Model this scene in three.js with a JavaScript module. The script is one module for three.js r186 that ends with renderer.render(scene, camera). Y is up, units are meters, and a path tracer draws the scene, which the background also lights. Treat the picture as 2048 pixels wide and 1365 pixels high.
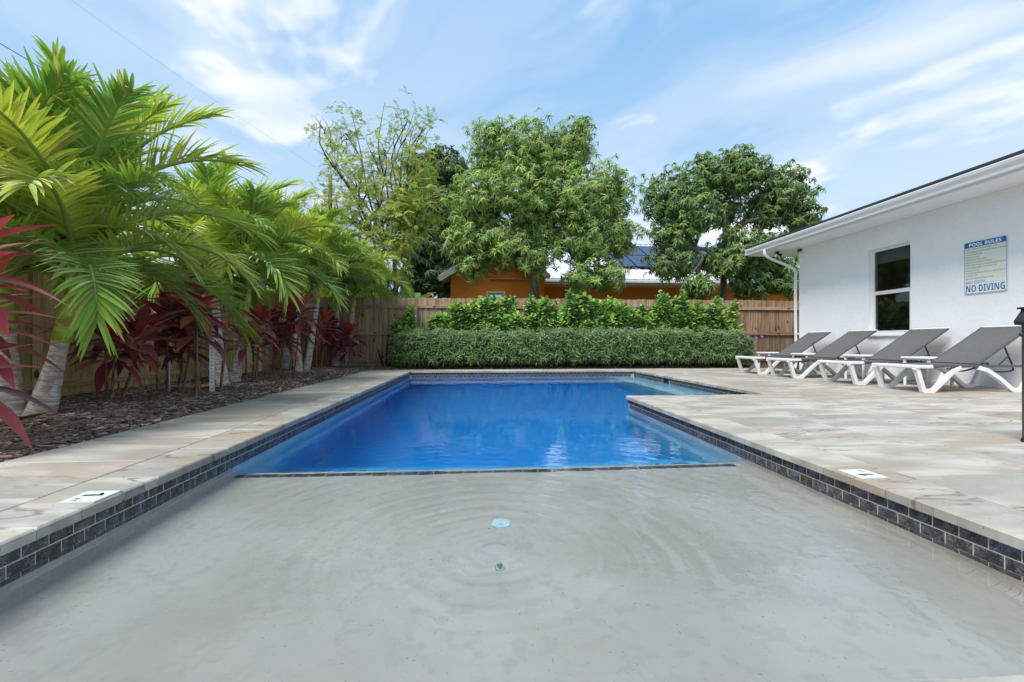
import * as THREE from 'three';
import { mergeGeometries, mergeVertices } from 'three/addons/utils/BufferGeometryUtils.js';
import { RoundedBoxGeometry } from 'three/addons/geometries/RoundedBoxGeometry.js';

// ---------------------------------------------------------------- camera, sky, sun, exposure
const scene = new THREE.Scene();
const F = 870, YAW = Math.atan(67 / F), EYE = 0.68;
const camera = new THREE.PerspectiveCamera(2 * Math.atan(682.5 / F) * 180 / Math.PI, 1024 / 682, 0.05, 600);
camera.position.set(0, EYE, 0);
camera.rotation.order = 'YXZ';
camera.rotation.set(Math.atan(3.5 / F), -YAW, 0);

const renderer = new THREE.WebGLRenderer({ antialias: true });
renderer.setSize(1024, 682);
renderer.toneMapping = THREE.LinearToneMapping;
renderer.toneMappingExposure = 1.42;
renderer.shadowMap.enabled = true;

const SUN_DIR = new THREE.Vector3(-0.38, 0.84, 0.36).normalize();
const sun = new THREE.DirectionalLight(new THREE.Color(1, 0.975, 0.93), 3.4);
sun.name = 'sun';
sun.position.copy(SUN_DIR).multiplyScalar(40);
sun.castShadow = true;
sun.shadow.radius = 55;
sun.shadow.mapSize.set(2048, 2048);
Object.assign(sun.shadow.camera, { left: -20, right: 20, top: 20, bottom: -20, near: 1, far: 90 });
scene.add(sun, sun.target);

// ---------------------------------------------------------------- random numbers and noise
function rngOf(seed) {
  let s = seed | 0;
  return () => { s = (s + 0x6d2b79f5) | 0; let t = Math.imul(s ^ (s >>> 15), 1 | s); t = (t + Math.imul(t ^ (t >>> 7), 61 | t)) ^ t; return ((t ^ (t >>> 14)) >>> 0) / 4294967296; };
}
const R = rngOf(77);
const rr = (a, b) => a + (b - a) * R();
const clamp = (x, a = 0, b = 1) => Math.min(b, Math.max(a, x));
const sstep = (a, b, x) => { const t = clamp((x - a) / (b - a)); return t * t * (3 - 2 * t); };
const lerp = (a, b, t) => a + (b - a) * t;
function hash(ix, iy, seed) {
  let h = Math.imul(ix, 374761393) + Math.imul(iy, 668265263) + Math.imul(seed, 974634777);
  h = Math.imul(h ^ (h >>> 13), 1274126177);
  h ^= h >>> 16;
  return (h >>> 0) / 4294967296;
}
// value noise with whole-number periods, so that textures tile
function vnoise(x, y, px, py, seed) {
  const ix = Math.floor(x), iy = Math.floor(y);
  let fx = x - ix, fy = y - iy;
  fx = fx * fx * (3 - 2 * fx); fy = fy * fy * (3 - 2 * fy);
  const x0 = ((ix % px) + px) % px, x1 = (x0 + 1) % px, y0 = ((iy % py) + py) % py, y1 = (y0 + 1) % py;
  const a = hash(x0, y0, seed), b = hash(x1, y0, seed), c = hash(x0, y1, seed), d = hash(x1, y1, seed);
  return a + (b - a) * fx + (c - a) * fy + (a - b - c + d) * fx * fy;
}
function fbm(u, v, px, py, oct, seed, gain = 0.5) {
  let s = 0, a = 1, n = 0;
  for (let i = 0; i < oct; i++) { s += a * vnoise(u * px, v * py, px, py, seed + i * 17); n += a; a *= gain; px *= 2; py *= 2; }
  return s / n;
}
const big = 1 << 20;
const fbm2 = (x, y, oct, seed, gain = 0.5) => { let s = 0, a = 1, n = 0; for (let i = 0; i < oct; i++) { s += a * vnoise(x, y, big, big, seed + i * 31); n += a; a *= gain; x *= 2.03; y *= 2.03; } return s / n; };

// ---------------------------------------------------------------- the sky: blue air with thin cirrus
{
  const W = 2048, H = 1024, data = new Float32Array(W * H * 4);
  for (let row = 0; row < H; row++) {
    const el = ((row + 0.5) / H - 0.5) * Math.PI, y = Math.sin(el), ce = Math.cos(el);
    const t = Math.max(0, el) / (Math.PI / 2);
    const k = Math.pow(1 - t, 2.2);
    const air = [lerp(0.050, 0.53, k), lerp(0.265, 0.655, k), lerp(0.60, 0.735, k)];
    for (let col = 0; col < W; col++) {
      const az = ((col + 0.5) / W - 0.5) * 2 * Math.PI, x = Math.cos(az) * ce, z = Math.sin(az) * ce;
      let cloud = 0;
      if (y > 0) {
        const px = x / (y + 0.22), pz = z / (y + 0.22);
        const a = px * 0.80 + pz * 0.60, b = -px * 0.60 + pz * 0.80;   // streaks run along a
        const wx = fbm2(a * 1.1 + 7, b * 1.1 + 3, 3, 5) - 0.5, wy = fbm2(a * 1.1 + 40, b * 1.1 + 9, 3, 8) - 0.5;
        const sheet = fbm2(a * 0.85 + wx * 1.3 + 11, b * 1.5 + wy * 1.3 + 4, 4, 21);
        const wisp = fbm2(a * 1.6 + wx * 2.2 + 3, b * 3.4 + wy * 3.0, 5, 33, 0.58);
        const puff = fbm2(a * 3.1 + wx * 1.5, b * 4.4 + wy * 1.5 + 5, 5, 51, 0.55);
        cloud = sstep(0.40, 0.72, sheet) * (0.15 + 0.85 * sstep(0.36, 0.72, wisp)) + sstep(0.54, 0.74, puff) * 0.8 * sstep(0.3, 0.6, sheet);
        cloud = clamp(cloud, 0, 1) * 0.84 * sstep(0.0, 0.12, y);
        cloud = Math.max(cloud, 0.20 * sstep(0.3, 0.62, wisp));
      }
      const i = (row * W + col) * 4, white = [0.78, 0.795, 0.815];
      for (let c = 0; c < 3; c++) data[i + c] = (y < 0 ? [0.35, 0.36, 0.33][c] : lerp(air[c], white[c], cloud));
      data[i + 3] = 1;
    }
  }
  const sky = new THREE.DataTexture(data, W, H, THREE.RGBAFormat, THREE.FloatType);
  sky.mapping = THREE.EquirectangularReflectionMapping;
  sky.magFilter = THREE.LinearFilter;
  sky.minFilter = THREE.LinearFilter;
  sky.needsUpdate = true;
  scene.background = sky;
  scene.environment = sky;
}

// ---------------------------------------------------------------- places: photograph pixels (2048 x 1365) to metres
const CT = Math.cos(YAW), ST = Math.sin(YAW);
const at = (u, v, D) => { const k = (u - 1024) / F; return new THREE.Vector3(D * (ST + k * CT), EYE + D * (686 - v) / F, -D * (CT - k * ST)); };
const onGround = (u, v, y = 0) => { const p = at(u, v, F * (EYE - y) / (v - 686)); p.y = y; return p; };
const V = (x, y, z) => new THREE.Vector3(x, y, z);

// ---------------------------------------------------------------- objects
const used = new Map();
function numbered(name) { const n = used.get(name) ?? 0; used.set(name, n + 1); return n ? name + '_' + String(n).padStart(3, '0') : name; }
function shade(o) { o.traverse((c) => { if (c.isMesh) { c.castShadow = true; c.receiveShadow = true; } }); return o; }
function tag(o, label, category, group) { Object.assign(o.userData, { label, category }); if (group) o.userData.group = group; return o; }
function thing(name, label, category, pos = V(0, 0, 0), turn = 0, group) {
  const o = new THREE.Group(); o.name = numbered(name); o.position.copy(pos); o.rotation.y = turn; scene.add(o);
  return tag(o, label, category, group);
}
function part(name, geo, mat, parent, pos, rot) {
  const m = new THREE.Mesh(Array.isArray(geo) ? join(geo) : geo, mat); m.name = name;
  if (pos) m.position.copy(pos);
  if (rot) m.rotation.set(rot[0], rot[1], rot[2]);
  m.castShadow = m.receiveShadow = true;
  parent.add(m); return m;
}
function struct(name, geo, mat) {
  const m = geo ? new THREE.Mesh(Array.isArray(geo) ? join(geo) : geo, mat) : new THREE.Group(); m.name = name; m.userData.kind = 'structure';
  m.castShadow = m.receiveShadow = true; scene.add(m); return m;
}
function join(list) {
  const keep = list.map((g) => { const h = g.index ? g.toNonIndexed() : g; for (const k of Object.keys(h.attributes)) if (!['position', 'normal', 'uv'].includes(k)) h.deleteAttribute(k); return h; });
  return mergeGeometries(keep);
}
function copies(name, geo, mat, list, parent, kind = 'stuff') {
  const m = new THREE.InstancedMesh(geo, mat, list.length); m.name = name;
  list.forEach((e, i) => { m.setMatrixAt(i, e.m); if (e.c) m.setColorAt(i, e.c); });
  m.userData.kind = kind; m.castShadow = m.receiveShadow = true; parent.add(m); return m;
}
// geometry helpers
const box = (w, h, d, x = 0, y = 0, z = 0) => new THREE.BoxGeometry(w, h, d).translate(x, y, z);
const span = (x0, x1, y0, y1, z0, z1) => new THREE.BoxGeometry(x1 - x0, y1 - y0, z1 - z0).translate((x0 + x1) / 2, (y0 + y1) / 2, (z0 + z1) / 2);
const rbox = (w, h, d, r, x = 0, y = 0, z = 0) => new RoundedBoxGeometry(w, h, d, 2, r).translate(x, y, z);
function tube(points, radius, seg = 12, sides = 6) {   // radius: number or function of 0..1
  const curve = new THREE.CatmullRomCurve3(points), g = new THREE.TubeGeometry(curve, seg, 1, sides, false);
  const p = g.attributes.position, c = new THREE.Vector3(), q = new THREE.Vector3();
  for (let i = 0; i <= seg; i++) {
    curve.getPointAt(i / seg, c);
    const r = typeof radius === 'function' ? radius(i / seg) : radius;
    for (let j = 0; j <= sides; j++) { const k = i * (sides + 1) + j; q.fromBufferAttribute(p, k).sub(c).multiplyScalar(r).add(c); p.setXYZ(k, q.x, q.y, q.z); }
  }
  g.computeVertexNormals();
  return g;
}
// a piece with its front edges chamfered: x across, z along, y from 0 (back) to h (front); uv in units of s per metre
function piece(w, d, h, c, u0 = 0, v0 = 0, su = 1, sv = su, bottom = true) {
  const X = w / 2, Z = d / 2, pos = [], uv = [], nor = [];
  const quad = (a, b, e, f) => {
    const n = V(...b).sub(V(...a)).cross(V(...e).sub(V(...a))).normalize();
    for (const p of [a, b, e, a, e, f]) { pos.push(...p); nor.push(n.x, n.y, n.z); uv.push(u0 + (p[0] + (Math.abs(n.x) > 0.9 ? p[1] : 0)) * su, v0 + (p[2] + (Math.abs(n.z) > 0.9 ? p[1] : 0)) * sv); }
  };
  const t = [[-X + c, h, Z - c], [X - c, h, Z - c], [X - c, h, -Z + c], [-X + c, h, -Z + c]], m = [[-X, h - c, Z], [X, h - c, Z], [X, h - c, -Z], [-X, h - c, -Z]], b = [[-X, 0, Z], [X, 0, Z], [X, 0, -Z], [-X, 0, -Z]];
  quad(t[0], t[1], t[2], t[3]);
  for (let i = 0; i < 4; i++) { const j = (i + 1) % 4; quad(m[i], m[j], t[j], t[i]); quad(b[i], b[j], m[j], m[i]); }
  if (bottom) quad(b[3], b[2], b[1], b[0]);
  const g = new THREE.BufferGeometry();
  g.setAttribute('position', new THREE.Float32BufferAttribute(pos, 3));
  g.setAttribute('normal', new THREE.Float32BufferAttribute(nor, 3));
  g.setAttribute('uv', new THREE.Float32BufferAttribute(uv, 2));
  return g;
}
// a band of even width along a path, as a closed outline
function strokeShape(pts, w) {
  const L = [], Rr = [], n = pts.length;
  for (let i = 0; i < n; i++) {
    const a = pts[Math.max(0, i - 1)], b = pts[i], c = pts[Math.min(n - 1, i + 1)];
    const d1 = new THREE.Vector2(b[0] - a[0], b[1] - a[1]), d2 = new THREE.Vector2(c[0] - b[0], c[1] - b[1]);
    if (d1.length() < 1e-6) d1.copy(d2); if (d2.length() < 1e-6) d2.copy(d1);
    d1.normalize(); d2.normalize();
    const t = d1.clone().add(d2).normalize(), nn = new THREE.Vector2(-t.y, t.x), k = (w / 2) / Math.max(0.5, nn.dot(new THREE.Vector2(-d1.y, d1.x)));
    L.push(new THREE.Vector2(b[0] + nn.x * k, b[1] + nn.y * k)); Rr.push(new THREE.Vector2(b[0] - nn.x * k, b[1] - nn.y * k));
  }
  return new THREE.Shape([...L, ...Rr.reverse()]);
}
class Leafy {   // collects thin leaf faces with a colour each
  constructor() { this.p = []; this.c = []; this.i = []; this.uv = []; }
  vert(v, c) { this.p.push(v.x, v.y, v.z); this.c.push(c[0], c[1], c[2]); this.uv.push(v.x * 6, v.y * 6 + v.z * 3); return this.p.length / 3 - 1; }
  // a blade along dir; side = its width axis; widths per section, bend = fall per length squared, fold = lift of the edges
  blade(o, dir, side, len, width, prof, bend, fold, col, down = V(0, -1, 0)) {
    const n = prof.length - 1; let prev = null; const up = V().crossVectors(side, dir).normalize();
    for (let k = 0; k <= n; k++) {
      const t = k / n, c = o.clone().addScaledVector(dir, len * t).addScaledVector(down, bend * len * t * t);
      const w = width * prof[k] / 2, lift = fold * w;
      const l = this.vert(c.clone().addScaledVector(side, w).addScaledVector(up, lift), col), m = this.vert(c, col), r = this.vert(c.clone().addScaledVector(side, -w).addScaledVector(up, lift), col);
      if (prev) { const [a, b, d] = prev; this.i.push(a, b, m, a, m, l, b, d, r, b, r, m); }
      prev = [l, m, r];
    }
  }
  flat(o, dir, side, len, width, prof, bend, col, down = V(0, -1, 0)) {
    const n = prof.length - 1; let prev = null;
    for (let k = 0; k <= n; k++) {
      const t = k / n, c = o.clone().addScaledVector(dir, len * t).addScaledVector(down, bend * len * t * t), w = width * prof[k] / 2;
      const l = this.vert(c.clone().addScaledVector(side, w), col), r = this.vert(c.clone().addScaledVector(side, -w), col);
      if (prev) { const [a, b] = prev; this.i.push(a, b, r, a, r, l); }
      prev = [l, r];
    }
  }
  geo() {
    const g = new THREE.BufferGeometry();
    g.setAttribute('position', new THREE.Float32BufferAttribute(this.p, 3));
    g.setAttribute('color', new THREE.Float32BufferAttribute(this.c, 3));
    g.setAttribute('uv', new THREE.Float32BufferAttribute(this.uv, 2));
    g.setIndex(this.i); g.computeVertexNormals(); return g;
  }
}

// ---------------------------------------------------------------- textures and materials
const toSrgb = (x) => Math.round(255 * clamp(x <= 0.0031308 ? x * 12.92 : 1.055 * Math.pow(x, 1 / 2.4) - 0.055));
function texture(w, h, fn, srgb = true) {   // fn(u, v) -> [r, g, b] as 0..255 (sRGB) or a grey 0..1
  const d = new Uint8Array(w * h * 4);
  for (let y = 0; y < h; y++) for (let x = 0; x < w; x++) {
    const c = fn((x + 0.5) / w, (y + 0.5) / h), i = (y * w + x) * 4;
    if (typeof c === 'number') d[i] = d[i + 1] = d[i + 2] = 255 * clamp(c); else { d[i] = clamp(c[0], 0, 255); d[i + 1] = clamp(c[1], 0, 255); d[i + 2] = clamp(c[2], 0, 255); }
    d[i + 3] = 255;
  }
  const t = new THREE.DataTexture(d, w, h); t.wrapS = t.wrapT = THREE.RepeatWrapping; t.magFilter = THREE.LinearFilter;
  if (srgb) t.colorSpace = THREE.SRGBColorSpace;
  t.needsUpdate = true; return t;
}
const mix3 = (a, b, t) => [lerp(a[0], b[0], t), lerp(a[1], b[1], t), lerp(a[2], b[2], t)];
const std = (o) => new THREE.MeshStandardMaterial(o), phys = (o) => new THREE.MeshPhysicalMaterial(o);
const lin = (r, g, b) => new THREE.Color().setRGB(r, g, b);

const travTex = texture(1024, 1024, (u, v) => {
  const wx = fbm(u, v, 3, 3, 3, 101) - 0.5, wy = fbm(u, v, 3, 3, 3, 107) - 0.5;
  const a = u + wx * 0.16, b = v + wy * 0.10;
  const streak = fbm(a, b, 6, 20, 5, 111, 0.6), broad = fbm(a, b, 2, 6, 4, 121), tan = fbm(a, b, 3, 7, 4, 131, 0.55), vein = Math.abs(fbm(a, b, 3, 9, 5, 141, 0.6) - 0.5);
  let c = mix3([200, 195, 187], [238, 234, 227], sstep(0.3, 0.7, streak));
  c = mix3(c, [190, 186, 178], 0.7 * sstep(0.46, 0.66, broad));
  c = mix3(c, [196, 174, 154], 0.75 * sstep(0.56, 0.74, tan) * (0.4 + 0.6 * streak));
  c = mix3(c, [143, 139, 134], 0.75 * (1 - sstep(0.0, 0.022, vein)) * sstep(0.48, 0.62, fbm(u, v, 4, 6, 3, 151)));
  const line = Math.abs(fbm(a, b + 0.02 * wx, 2, 16, 5, 165, 0.55) - 0.5); c = mix3(c, [138, 126, 114], 0.75 * (1 - sstep(0.0, 0.016, line)) * sstep(0.5, 0.65, fbm(u, v, 3, 9, 3, 167)));
  const pit = fbm(u, v, 90, 260, 2, 161); if (pit > 0.84) c = mix3(c, [128, 116, 102], 0.8 * sstep(0.84, 0.92, pit));
  const g = (hash(u * 4096 | 0, v * 4096 | 0, 3) - 0.5) * 7; return [c[0] + g, c[1] + g, c[2] + g];
});
const travBump = texture(512, 512, (u, v) => 0.6 * fbm(u, v, 8, 30, 4, 171) + 0.4 * (1 - sstep(0.72, 0.85, fbm(u, v, 40, 70, 2, 181))), false);
const travMats = [[1, 1, 1], [0.97, 0.965, 0.955], [1.0, 0.985, 0.95], [0.95, 0.95, 0.955], [1.03, 1.025, 1.01], [0.97, 0.95, 0.92]].map((c) => std({ map: travTex, bumpMap: travBump, bumpScale: 0.002, color: lin(c[0] * 0.575, c[1] * 0.56, c[2] * 0.525), roughness: 0.62 }));
const jointMat = std({ color: lin(0.40, 0.375, 0.33), roughness: 0.95 });

const tileTex = texture(512, 512, (u, v) => {
  const n = fbm(u, v, 7, 7, 5, 201, 0.62), m = fbm(u, v, 26, 26, 4, 211, 0.6), s = fbm(u, v, 90, 90, 2, 221);
  let c = mix3([58, 58, 64], [112, 111, 122], sstep(0.32, 0.72, n));
  c = mix3(c, [158, 152, 146], 0.75 * sstep(0.54, 0.74, m)); c = mix3(c, [26, 24, 26], 0.85 * sstep(0.54, 0.72, s));
  return c;
});
const tileBump = texture(256, 256, (u, v) => fbm(u, v, 18, 18, 4, 231, 0.6), false);
const tileMats = [[1, 1, 1.02], [1.05, 0.92, 0.78], [0.8, 0.78, 0.8], [0.9, 0.96, 1.2], [1.2, 1.12, 1.05], [0.8, 0.72, 0.6]].map((c) => std({ map: tileTex, bumpMap: tileBump, bumpScale: 0.0012, color: lin(...c), roughness: 0.42 }));
const groutMat = std({ color: lin(0.60, 0.56, 0.46), roughness: 0.9 });

const plasterTex = texture(1024, 1024, (u, v) => {
  const n = fbm(u, v, 4, 4, 5, 301), f = fbm(u, v, 60, 60, 3, 311), st = fbm(u, v, 3, 3, 4, 321), sp = vnoise(u * 300, v * 300, 300, 300, 331), gate = fbm(u, v, 5, 5, 3, 341);
  let c = mix3([219, 198, 178], [232, 213, 195], sstep(0.3, 0.7, n));
  c = mix3(c, [200, 180, 160], 0.5 * sstep(0.52, 0.68, st)); c = mix3(c, [196, 178, 160], 0.3 * sstep(0.5, 0.8, f));
  if (sp > 0.93) c = mix3(c, [120, 110, 98], 0.45 * sstep(0.93, 0.97, sp) * sstep(0.45, 0.62, gate));
  return c;
});
const plasterMat = std({ map: plasterTex, color: lin(0.93, 0.80, 0.79), roughness: 0.9 });   // sand coloured finish of the shelf
const whiteTex = texture(512, 512, (u, v) => { const k = fbm(u, v, 5, 5, 5, 381), f = fbm(u, v, 70, 70, 2, 391); return mix3([220, 219, 214], [238, 237, 232], 0.6 * k + 0.4 * f); });
const wallMat = std({ map: whiteTex, roughness: 0.9 });   // white plaster of the deep part

const woodMaker = (seed, dark, mid, light, green) => texture(512, 1024, (u, v) => {
  const wv = fbm(u, v, 3, 2, 3, seed) - 0.5, g = fbm(u + wv * 0.12, v, 34, 3, 4, seed + 10, 0.6), w = fbm(u, v, 5, 3, 4, seed + 20), blot = fbm(u, v, 4, 9, 4, seed + 30);
  let c = mix3(dark, mid, sstep(0.25, 0.55, g)); c = mix3(c, light, sstep(0.5, 0.8, g) * 0.8); c = mix3(c, mid, 0.35 * w);
  c = mix3(c, dark, 0.45 * sstep(0.6, 0.78, blot)); if (green) c = mix3(c, green, 0.4 * sstep(0.55, 0.75, fbm(u, v, 3, 4, 3, seed + 40)));
  // knots
  for (let k = 0; k < 7; k++) { const kx = hash(k, 1, seed), ky = hash(k, 2, seed), dx = Math.abs(((u - kx + 1.5) % 1) - 0.5) * 0.6, dy = Math.abs(((v - ky + 1.5) % 1) - 0.5) * 1.6, d = Math.hypot(dx, dy * 0.7) / (0.010 + 0.007 * hash(k, 3, seed)); if (d < 2.4) c = mix3(c, [70, 48, 34], 0.85 * (1 - sstep(0.7, 2.3, d))); }
  return c;
});
const woodBack = woodMaker(401, [120, 98, 80], [172, 144, 118], [200, 176, 150]);
const woodSide = woodMaker(451, [166, 138, 100], [206, 180, 140], [226, 204, 168], [160, 160, 110]);
const woodBump = texture(256, 512, (u, v) => fbm(u, v, 30, 4, 4, 471, 0.6), false);
const woodSet = (tex, list) => list.map((c) => std({ map: tex, bumpMap: woodBump, bumpScale: 0.0016, color: lin(...c), roughness: 0.85 }));
const backWood = woodSet(woodBack, [[0.95, 0.93, 0.90], [1.0, 0.95, 0.90], [0.84, 0.81, 0.79], [0.98, 0.88, 0.78], [1.05, 1.04, 1.02]]);
const sideWood = woodSet(woodSide, [[1.0, 0.98, 0.93], [1.06, 1.03, 0.98], [0.92, 0.9, 0.85], [1.04, 0.98, 0.88]]);

const mulchTex = texture(512, 512, (u, v) => { const n = fbm(u, v, 40, 40, 4, 501, 0.65), m = fbm(u, v, 9, 9, 3, 511); let c = mix3([66, 48, 42], [152, 118, 102], sstep(0.3, 0.75, n)); return mix3(c, [96, 80, 72], 0.5 * m); });
const mulchBump = texture(512, 512, (u, v) => fbm(u, v, 34, 60, 4, 521, 0.7), false);
const mulchMat = std({ map: mulchTex, bumpMap: mulchBump, bumpScale: 0.03, roughness: 1 });

const stuccoBump = texture(512, 512, (u, v) => 0.6 * fbm(u, v, 40, 40, 4, 541, 0.6) + 0.4 * fbm(u, v, 9, 9, 3, 551), false);
const stuccoTex = texture(512, 512, (u, v) => { const n = fbm(u, v, 6, 6, 4, 561), f = fbm(u, v, 80, 80, 2, 571); const k = 243 + 10 * (n - 0.5) + 8 * (f - 0.5); return [k, k, k + 1]; });
const stuccoWhite = std({ map: stuccoTex, bumpMap: stuccoBump, bumpScale: 0.006, roughness: 0.9 });
const stuccoOrange = std({ map: stuccoTex, color: lin(0.86, 0.27, 0.04), bumpMap: stuccoBump, bumpScale: 0.008, roughness: 0.9 });
const white = std({ color: lin(0.78, 0.78, 0.77), roughness: 0.4 }), whitePlastic = std({ color: lin(0.74, 0.74, 0.73), roughness: 0.38 });
const blackMat = std({ color: lin(0.014, 0.014, 0.015), roughness: 0.5 });
const barkTex = texture(256, 512, (u, v) => { const n = fbm(u, v, 14, 8, 4, 601, 0.6), m = fbm(u, v, 4, 4, 3, 611); return mix3(mix3([92, 78, 66], [158, 142, 126], sstep(0.3, 0.7, n)), [176, 168, 156], 0.5 * sstep(0.5, 0.75, m)); });
const barkMat = std({ map: barkTex, bumpMap: barkTex, bumpScale: 0.01, roughness: 0.95 }), darkBark = std({ map: barkTex, color: lin(0.38, 0.32, 0.30), roughness: 0.95 });
const leafMat = (o = {}) => phys({ vertexColors: true, roughness: 0.45, side: THREE.DoubleSide, transmission: 0.0, ...o });

// ================================================================ LARGE STRUCTURE
// pool outline (tile faces), metres: x to the right, depth Z = -z
const XL = -1.645, XR = 1.918, XW = 3.848, ZN = 0.79, ZM = 5.445, ZF = 10.58, WATER = -0.145, COPE = 0.045, LIP = 0.028, SH = 0.19;
const outline = (o) => [[XL - o, ZN - o], [XR + o, ZN - o], [XR + o, ZM - o], [XW + o, ZM - o], [XW + o, ZF + o], [XL - o, ZF + o]].map(([x, z]) => new THREE.Vector2(x, z));
const DECK_X0 = -2.71, DECK_X1 = 7.85, DECK_Z0 = -1.6, DECK_Z1 = 11.16;

// ground: one sheet to the horizon, open where the deck lies
{
  const s = new THREE.Shape([V(-220, -220), V(220, -220), V(220, 220), V(-220, 220)].map((p) => new THREE.Vector2(p.x, p.y)));
  s.holes.push(new THREE.Path([[-2.5, -1.4], [7.7, -1.4], [7.7, 10.9], [-2.5, 10.9]].map((p) => new THREE.Vector2(...p))));
  const g = new THREE.ShapeGeometry(s); g.rotateX(-Math.PI / 2); g.translate(0, -0.1, 0);
  const grass = texture(512, 512, (u, v) => mix3([62, 74, 34], [104, 112, 58], fbm(u, v, 30, 30, 4, 701, 0.6)));
  const gm = std({ map: grass, roughness: 1 }); gm.map.repeat.set(0.5, 0.5);
  struct('ground', g, gm);
}
// concrete bed under the paving, with the pool cut out of it
{
  const s = new THREE.Shape([[DECK_X0, DECK_Z0], [DECK_X1 + 0.1, DECK_Z0], [DECK_X1 + 0.1, DECK_Z1], [DECK_X0, DECK_Z1]].map((p) => new THREE.Vector2(...p)));
  s.holes.push(new THREE.Path(outline(0.02)));
  const g = new THREE.ExtrudeGeometry(s, { depth: 0.3, bevelEnabled: false }); g.rotateX(-Math.PI / 2);   // y of the shape goes to -z
  g.translate(0, -0.308, 0);
  struct('paving_bed', g, jointMat);
}
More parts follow.
